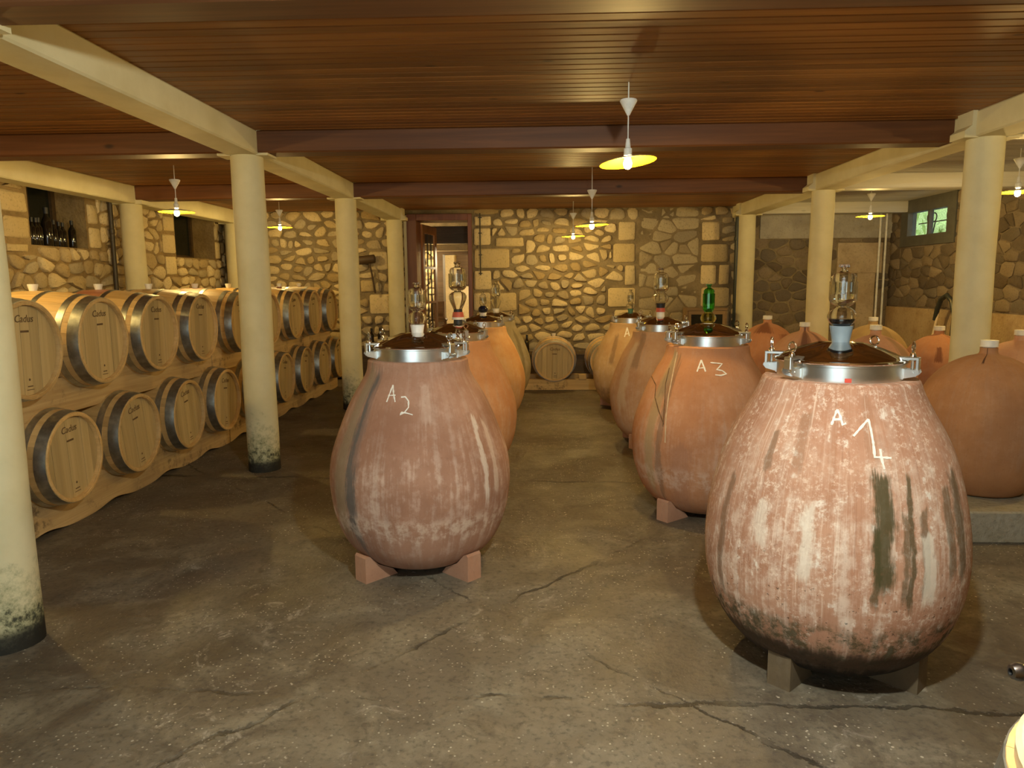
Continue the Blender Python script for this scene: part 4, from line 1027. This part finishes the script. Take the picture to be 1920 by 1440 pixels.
j4 = jm('jar_purple_stained', (0.50, 0.255, 0.16), (0.58, 0.32, 0.20), 5.2, [(-0.3, 0.30, 0.74, 0.97, (0.12, 0.05, 0.04), 0.85, 0.3), (0.4, 0.2, 0.80, 0.97, (0.16, 0.07, 0.05), 0.7, 0.3)])
j5 = jm('jar_wet_top', (0.50, 0.215, 0.105), (0.57, 0.27, 0.14), 6.6, [(-0.5, 0.6, 0.80, 0.93, WET, 0.75, 0.5), (0.5, 0.3, 0.70, 0.80, WET, 0.5, 0.5)])
j6 = jm('jar_yellow', (0.46, 0.30, 0.13), (0.54, 0.38, 0.18), 7.3, [(0.2, 0.35, 0.72, 0.9, (0.20, 0.13, 0.06), 0.6, 0.4)])
jar(2.95, 4.86, 1.0, 1.03, j1, 'large smooth brown clay jar at the front of the ledge')
jar(4.10, 7.60, 0.92, 0.90, j2, 'rust clay jar with a dark wet patch below its neck')
jar(3.07, 6.74, 0.99, 0.92, j3, 'pinkish clay jar standing behind the urn chalked A 1')
jar(2.74, 7.60, 0.97, 0.92, j4, 'clay jar with purple stains running from its neck')
jar(2.70, 8.70, 0.99, 0.92, j5, 'orange clay jar with a wide wet patch round the top, farthest along the ledge')
jar(3.95, 8.75, 0.96, 1.02, j6, 'yellowish clay jar with dark stain behind the pinkish jar')
jar(4.05, 6.25, 0.97, 0.98, j3, 'pale clay jar behind the large smooth brown jar')

# ------------------------------------------------------------------ doorway, its leaf and the room beyond
fr = MB()
y0, y1 = YB - 0.06, YB + TH
fr.box(DX0, DX0 + 0.16, y0, y1, 0, DZ, 0.006).box(DX1 - 0.07, DX1, y0, y1, 0, DZ, 0.006).box(DX0 + 0.16, DX1 - 0.07, y0, y1, DZ - 0.11, DZ, 0.006)
dr = struct('door_1', fr, MAT['door'])
MB().box(DX0 - 0.05, DX0, YB - 0.05, YB, 0, DZ - 0.02).build('door_trim', MAT['cream'], dr, False)
lf = thing('door_leaf', 'chestnut glazed door leaf standing open into the next room', 'door', (DX0 + 0.17, YB + TH + 0.02, 0.01), math.radians(81))
LW, LH = 0.84, DZ - 0.14
MB().box(0, 0.11, -0.02, 0.02, 0, LH).box(LW - 0.11, LW, -0.02, 0.02, 0, LH).box(0.11, LW - 0.11, -0.02, 0.02, LH - 0.13, LH).box(0.11, LW - 0.11, -0.02, 0.02, 0, 0.62).build('leaf_frame', MAT['door_leaf'], lf, False)
for k in range(3):
    a = 0.62 + (LH - 0.75) * k / 3; b = 0.62 + (LH - 0.75) * (k + 1) / 3
    MB().box(0.11, LW - 0.11, -0.003, 0.003, a + 0.012, b - 0.012).build('pane', MAT['pane'], lf, False)
    MB().box(0.11, LW - 0.11, -0.018, 0.018, b - 0.02, b + 0.02).build('glazing_bar', MAT['door_leaf'], lf, False)
    for i in (1, 2): MB().box(0.11 + (LW - 0.22) * i / 3 - 0.006, 0.11 + (LW - 0.22) * i / 3 + 0.006, -0.012, 0.012, a, b).build('lead_bar', MAT['iron'], lf, False)
# next room
NY0, NY1 = YB + TH, 18.2
struct('wall_5', MB().box(-3.6, -3.4, NY0, NY1, 0, 3.1), MAT['wall_cream'])
struct('wall_6', MB().box(0.6, 0.8, NY0, NY1, 0, 3.1), MAT['wall_cream'])
struct('wall_7', MB().box(-3.4, 0.6, NY1, NY1 + 0.2, 0, 3.1), MAT['wall_cream'])
cl2 = struct('ceiling_2', MB().box(-3.4, 0.6, NY0, NY1, 3.0, 3.1), MAT['wall_cream'])
for k in range(5): MB().box(-3.4, 0.6, NY0 + 0.3 + k * 0.42, NY0 + 0.42 + k * 0.42, 2.88, 3.0).build('joist', MAT['dark_wood'], cl2, False)
w8 = MB().box(-3.4, -2.05, 15.4, 15.75, 0, 3.0).box(-1.05, 0.6, 15.4, 15.75, 0, 3.0).box(-2.05, -1.05, 15.4, 15.75, 2.25, 3.0)
wall_8 = struct('wall_8', w8, MAT['mortar'])
rubble(wall_8, lambda u, v, h: (u, 15.4 - h, v), [(-3.0, -2.16, 0.3, 2.6)], [], [], 0.17, 0.15, 0.03, 0.03, MAT['stone'], MAT['ashlar'], 31, lambda u, v: v > 0.8, 60)
d2 = struct('door_2', MB().box(-2.16, -2.0, 15.36, 15.75, 0, 2.32).box(-1.1, -1.0, 15.36, 15.75, 0, 2.32).box(-2.0, -1.1, 15.36, 15.75, 2.2, 2.32), MAT['dark_wood'])
ob = MB().box(-3.4, 0.6, 14.1, 14.35, 2.36, 2.68).build('cross_beam', MAT['dark_wood'], None, False); tag(ob, 'dark oak beam spanning the room beyond the doorway', 'beam')
ob = MB().box(-3.4, 0.6, 14.55, 14.75, 2.24, 2.36).build('cross_beam', MAT['wall_cream'], None, False); tag(ob, 'pale beam behind the dark oak beam beyond the doorway', 'beam')
tag(MB().box(-2.02, -1.2, NY1 - 0.06, NY1, 1.55, 2.3, 0.01).build('wall_panel', MAT['dark_wood'], None, False), 'dark framed panel on the far cream wall beyond both doorways', 'panel')
nl = thing('room_lamp', 'white globe lamp in the room beyond the doorway', 'lamp', (-2.9, 14.85, 2.15))
MB().lathe([(0.001, 0.12), (0.05, 0.11), (0.09, 0.06), (0.1, 0.0), (0.09, -0.06), (0.05, -0.1), (0.001, -0.11)], 20).build('globe', MAT['bulb'], nl)
MB().tube([(0, 0, 0.1), (0, 0, 0.7)], 0.006, 6).build('cord', MAT['iron'], nl)
point(nl, (0, 0, -0.25), (1.0, 0.78, 0.42), 130, 0.08)
nl2 = thing('room_lamp', 'white globe lamp beyond the second doorway', 'lamp', (-0.6, 17.0, 2.4))
MB().lathe([(0.001, 0.12), (0.05, 0.11), (0.09, 0.06), (0.1, 0.0), (0.09, -0.06), (0.05, -0.1), (0.001, -0.11)], 20).build('globe', MAT['bulb'], nl2)
MB().tube([(0, 0, 0.1), (0, 0, 0.6)], 0.006, 6).build('cord', MAT['iron'], nl2)
point(nl2, (0, 0, -0.25), (1.0, 0.82, 0.50), 150, 0.08)
# stool with a crate on it, just inside the doorway
sy = 14.3; sx = ony(822, 585, sy).x
so = thing('wooden_stool', 'tall wooden stool with rounded seat edge beyond the doorway', 'stool', (sx, sy, 0))
MB().box(-0.17, 0.17, -0.15, 0.15, 0.86, 0.92, 0.02).build('seat', MAT['mid_wood'], so, False)
for a in (-1, 1):
    for b in (-1, 1): MB().tube([(a * 0.13, b * 0.11, 0.87), (a * 0.15, b * 0.13, 0.0)], 0.016, 8).build('leg', MAT['mid_wood'], so)
MB().box(-0.14, 0.14, -0.008, 0.008, 0.40, 0.43).build('stretcher', MAT['mid_wood'], so, False)
cr = thing('bottle_crate', 'brown wooden wine crate with four dark bottle prints, on the stool', 'crate', (sx, sy, 0.92))
MB().box(-0.135, 0.135, -0.11, -0.095, 0, 0.33).box(-0.135, 0.135, 0.095, 0.11, 0, 0.33).box(-0.135, -0.12, -0.095, 0.095, 0, 0.33).box(0.12, 0.135, -0.095, 0.095, 0, 0.33).box(-0.12, 0.12, -0.095, 0.095, 0, 0.015).build('crate_boards', MAT['mid_wood'], cr, False)
for k in range(4):
    P = [(-0.014, 0), (0.014, 0), (0.014, 0.05), (0.005, 0.07), (0.005, 0.09), (-0.005, 0.09), (-0.005, 0.07), (-0.014, 0.05)]
    x = -0.02 + k * 0.035
    MB().prism(P, lambda p: (p[0] + x, -0.111, p[1] + 0.04), lambda p: (p[0] + x, -0.1085, p[1] + 0.04)).build('bottle_print', MAT['print'], cr, False)

# ------------------------------------------------------------------ things on and along the end wall
def bench(x0, x1, z, label):
    t = thing('wall_bench', label, 'bench', ((x0 + x1) / 2, 12.28, 0)); W = (x1 - x0) / 2
    MB().box(-W, W, -0.22, 0.22, z - 0.035, z, 0.004).build('bench_top', MAT['dark_wood'], t, False)
    MB().box(-W + 0.02, W - 0.02, -0.20, -0.18, 0.04, z - 0.035).build('front_board', MAT['dark_wood'], t, False)
    for a in (-1, 1): MB().box(a * (W - 0.04) - 0.03, a * (W - 0.04) + 0.03, -0.18, 0.2, 0, z - 0.035).build('leg', MAT['dark_wood'], t, False)
bench(-3.6, -2.62, 0.54, 'low dark bench with two bottles against the end wall left of the doorway')
bench(-0.85, 1.75, 0.43, 'long low dark bench against the rubble wall behind the two barrels')
BOT = MB().lathe([(0.001, 0), (0.037, 0.0), (0.039, 0.01), (0.039, 0.185), (0.034, 0.205), (0.018, 0.235), (0.0145, 0.25), (0.0145, 0.285), (0.017, 0.288), (0.017, 0.303), (0.001, 0.305)], 20)
BOTM = BOT.mesh('bottle_glass', MAT['bottle']); CAPM = MB().lathe([(0.0152, 0.255), (0.0175, 0.256), (0.0178, 0.304), (0.001, 0.3065)], 14).mesh('capsule', MAT['rubber_black'])
def bottle(x, y, z, label, group, s=1.0):
    t = thing('wine_bottle', label, 'bottle', (x, y, z), 0, group)
    link('bottle_glass', BOTM, t, sc=(s, s, s)); link('capsule', CAPM, t, sc=(s, s, s)); return t
for (px, nm) in ((697, 'beside the column'), (713, 'standing nearer the doorway')):
    p = ony(px, 640, 12.25); bottle(p.x, 12.25, 0.54, 'dark wine bottle on the low bench, ' + nm, 'bottles on the low bench', 1.05)
p = ony(988, 640, 12.2); bottle(p.x, 12.2, 0.43, 'dark wine bottle on the long bench beside the streaked urn', None or 'bottles on the low bench', 1.0)
# mallet hung on the wall
p = ony(688, 487, YB - 0.10)
mt_ = thing('mallet', 'long-handled dark wooden mallet hanging on the rubble wall', 'mallet', (p.x, YB - 0.14, p.z), 0); mt_.rotation_euler = (0, math.radians(-6), 0)
MB().lathe([(0.001, -0.145), (0.066, -0.145), (0.072, -0.135), (0.072, 0.135), (0.066, 0.145), (0.001, 0.145)], 18, 'x').build('mallet_head', MAT['dark_wood'], mt_)
MB().tube([(0.035, 0, 0.05), (0.06, 0, -0.25), (0.07, 0.02, -0.58)], [0.016, 0.015, 0.017], 8).build('handle', MAT['dark_wood'], mt_)
MB().tube([(0.0, 0.12, 0.065), (0.0, -0.02, 0.068)], 0.006, 6).build('nail', MAT['iron'], mt_)
# iron tie on the quoins
p0 = ony(900, 400, YB); p1 = ony(901, 516, YB)
it = thing('iron_tie', 'thin wrought iron tie rod on the cut stones right of the doorway', 'tie rod', (p0.x, YB - 0.04, p1.z))
H_ = p0.z - p1.z
MB().tube([(0, 0, 0), (0, 0, H_)], 0.011, 6).build('rod', MAT['iron'], it)
for z in (0.03, 0.33 * H_, 0.68 * H_, 0.93 * H_): MB().box(-0.03, 0.03, -0.008, 0.045, z - 0.008, z + 0.008).build('staple', MAT['iron'], it, False)
# drainpipes
def pipe(nm, label, pts, r, mat, cat='pipe', grp=None):
    o = MB().tube(pts, r, 12).build(nm, mat); return tag(o, label, cat, grp)
def collars(pts, r, mat, o):
    for q in pts: MB().lathe([(r, -0.03), (r * 1.22, -0.025), (r * 1.22, 0.025), (r, 0.03)], 14, c=q).build('collar', mat, o)
o = pipe('drainpipe', 'thick dark green drainpipe on the end wall beside the cream column', [(3.33, YB - 0.13, 0.0), (3.33, YB - 0.13, ZC)], 0.055, MAT['pipe_dark']); collars([(3.33, YB - 0.13, 0.9), (3.33, YB - 0.13, 2.3)], 0.055, MAT['pipe_dark'], o)
o = pipe('drainpipe', 'thin dark drainpipe running next to the thick green one', [(3.45, YB - 0.09, 0.0), (3.45, YB - 0.09, ZC)], 0.03, MAT['pipe_dark']); collars([(3.45, YB - 0.09, 1.4)], 0.03, MAT['pipe_dark'], o)
q = onx(206, 440, XW0 + 0.06)
o = pipe('iron_pipe', 'slim dark iron pipe on the stone wall beside the bottle niche', [(XW0 + 0.09, q.y, 0), (XW0 + 0.09, q.y, ZC)], 0.028, MAT['pipe_iron']); collars([(XW0 + 0.09, q.y, 2.28), (XW0 + 0.09, q.y, 1.4)], 0.028, MAT['pipe_iron'], o)
o = pipe('drainpipe', 'dark green drainpipe in the corner behind the barrel rack', [(XW0 + 0.14, 12.50, 0), (XW0 + 0.14, 12.50, ZC)], 0.06, MAT['pipe_dark']); collars([(XW0 + 0.14, 12.50, 2.0)], 0.06, MAT['pipe_dark'], o)
for k, dx in enumerate((0.12, 0.22)):
    zt = ZC - 0.05 - 0.055 * k; x = XW1 - dx
    pipe('conduit', ['white conduit in the corner nearest the small window', 'white conduit just beside the corner one, by the window'][k], [(3.75, YB - 0.07, zt), (x - 0.04, YB - 0.07, zt), (x, YB - 0.07, zt - 0.04), (x, YB - 0.07, 0.95 - 0.1 * k), (x, YB - 0.07, 0.0)], 0.018, MAT['white_plastic'], 'pipe', 'white conduits')
# glazed cabinet behind urn A 3
p0 = ony(1288, 578, 11.75); p1 = ony(1362, 640, 11.75)
cb = thing('wooden_cabinet', 'small wooden cabinet with two dark glass doors by the blocked doorway', 'cabinet', ((p0.x + p1.x) / 2, 11.9, 0))
W_ = (p1.x - p0.x) / 2; H_ = p0.z
MB().box(-W_, W_, -0.13, 0.2, 0, 0.03).box(-W_, W_, -0.15, 0.2, H_ - 0.04, H_).box(-W_, -W_ + 0.03, -0.13, 0.2, 0.03, H_ - 0.04).box(W_ - 0.03, W_, -0.13, 0.2, 0.03, H_ - 0.04).box(-W_, W_, 0.18, 0.2, 0.03, H_).box(-W_ + 0.03, W_ - 0.03, -0.13, 0.2, 0.03, H_ - 0.42).build('carcass', MAT['mid_wood'], cb, False)
for s in (-1, 1):
    a, b = sorted((s * 0.008, s * (W_ - 0.032)))
    d = MB().box(a, b, -0.148, -0.13, H_ - 0.41, H_ - 0.36).box(a, b, -0.148, -0.13, H_ - 0.10, H_ - 0.045).box(a, a + 0.04, -0.148, -0.13, H_ - 0.36, H_ - 0.10).box(b - 0.04, b, -0.148, -0.13, H_ - 0.36, H_ - 0.10).build('cabinet_door', MAT['mid_wood'], cb, False)
    MB().box(a + 0.04, b - 0.04, -0.140, -0.136, H_ - 0.36, H_ - 0.10).build('pane', MAT['pane_dark'], d, False)

# bottles in the wall niche
nb = [(7.86, 0.10, 1.0, 'plain'), (7.93, 0.10, 1.0, 'plain'), (8.00, 0.10, 1.0, 'plain'), (8.06, 0.11, 1.02, 'plain'), (8.17, 0.09, 1.42, 'mag'), (8.30, 0.10, 1.0, 'x'), (8.39, 0.10, 0.95, 'short'), (8.46, 0.10, 0.95, 'short'), (8.60, 0.08, 1.06, 'last')]
for i, (y, dx, s, k) in enumerate(nb):
    lb = {'plain': '%s dark wine bottle from the rough-stone side of the wall niche' % ORDN[i], 'mag': 'big dark magnum bottle in the middle of the wall niche', 'x': 'dark wine bottle just past the magnum in the wall niche', 'short': 'short dark wine bottle in the wall niche, ' + ('next to the lone bottle' if y > 8.42 else 'one away from the lone bottle'), 'last': 'lone dark wine bottle at the pipe side of the wall niche'}[k]
    bottle(XW0 - dx, y, N1[2], lb, 'bottles in the wall niche', s)
# hose over a stick by the right wall
hp = onx(1750, 640, 5.55)
st1 = onx(1762, 590, 5.6); tp = onx(1775, 551, 5.6)
y = st1.y + 0.28
tag(MB().tube([(5.55, y + 0.04, 0), (5.72, y - 0.02, 1.13)], 0.018, 8).build('wooden_stick', MAT['pale_wood']), 'pale wooden stick leaning on the ochre wall under the hose', 'stick')
tag(MB().tube([(5.70, y + 0.02, 1.02), (5.70, y - 0.02, 1.18), (5.70, y - 0.10, 1.32), (5.70, y - 0.24, 1.38), (5.70, y - 0.38, 1.30), (5.70, y - 0.46, 1.10), (5.66, y - 0.50, 0.5), (5.60, y - 0.50, 0.03), (5.40, y - 0.3, 0.03), (5.2, y - 0.5, 0.03)], 0.034, 10).build('hose', MAT['hose']), 'thick black hose arching against the wall below the small window', 'hose')

# ------------------------------------------------------------------ right foreground: barrel table and pump handle
bt = thing('barrel_table', 'pale round wooden tabletop on an upright barrel, at the edge of view', 'table', (0.895, 0.80, 0))
for k in range(NST): link('stave', STAVE, bt, (0, 0, 0.475), (0, -PI / 2, 2 * PI * k / NST)).rotation_euler = (Matrix.Rotation(2 * PI * k / NST, 3, 'Z') @ Matrix.Rotation(-PI / 2, 3, 'Y')).to_euler()
for h in HOOPS: link('hoop', h, bt, (0, 0, 0.475), (0, -PI / 2, 0))
MB().lathe([(0.001, 0.945), (0.275, 0.945), (0.283, 0.952), (0.283, 0.972), (0.276, 0.980), (0.001, 0.980)], 48).build('table_top', MAT['pale_wood'], bt)
ph = thing('pump_trolley', 'steel pump trolley with hollow ball-ended handle, at the edge of view', 'trolley', (1.42, 1.52, 0))
MB().box(-0.10, 0.22, -0.16, 0.16, 0.09, 0.42, 0.02).build('pump_body', MAT['alu'], ph, False)
for s in (-1, 1): MB().lathe([(0.001, -0.02), (0.075, -0.02), (0.08, 0.0), (0.075, 0.02), (0.001, 0.02)], 20, 'y', (0.06, s * 0.18, 0.08)).build('wheel', MAT['rubber_black'], ph)
MB().box(0.02, 0.06, -0.012, 0.012, 0.0, 0.12).build('rest_foot', MAT['dark_steel'], ph, False)
MB().tube([(0.05, 0, 0.40), (0.05, 0, 0.70), (0.0, 0, 0.752), (-0.36, 0, 0.752)], 0.010, 10).build('handle', MAT['chrome'], ph)
MB().lathe([(0.004, 0.02), (0.012, 0.02), (0.019, 0.005), (0.020, -0.005), (0.015, -0.018), (0.008, -0.020), (0.006, -0.006), (0.001, -0.004)], 18, 'x', (-0.375, 0, 0.752)).build('ball_end', MAT['dark_steel'], ph)
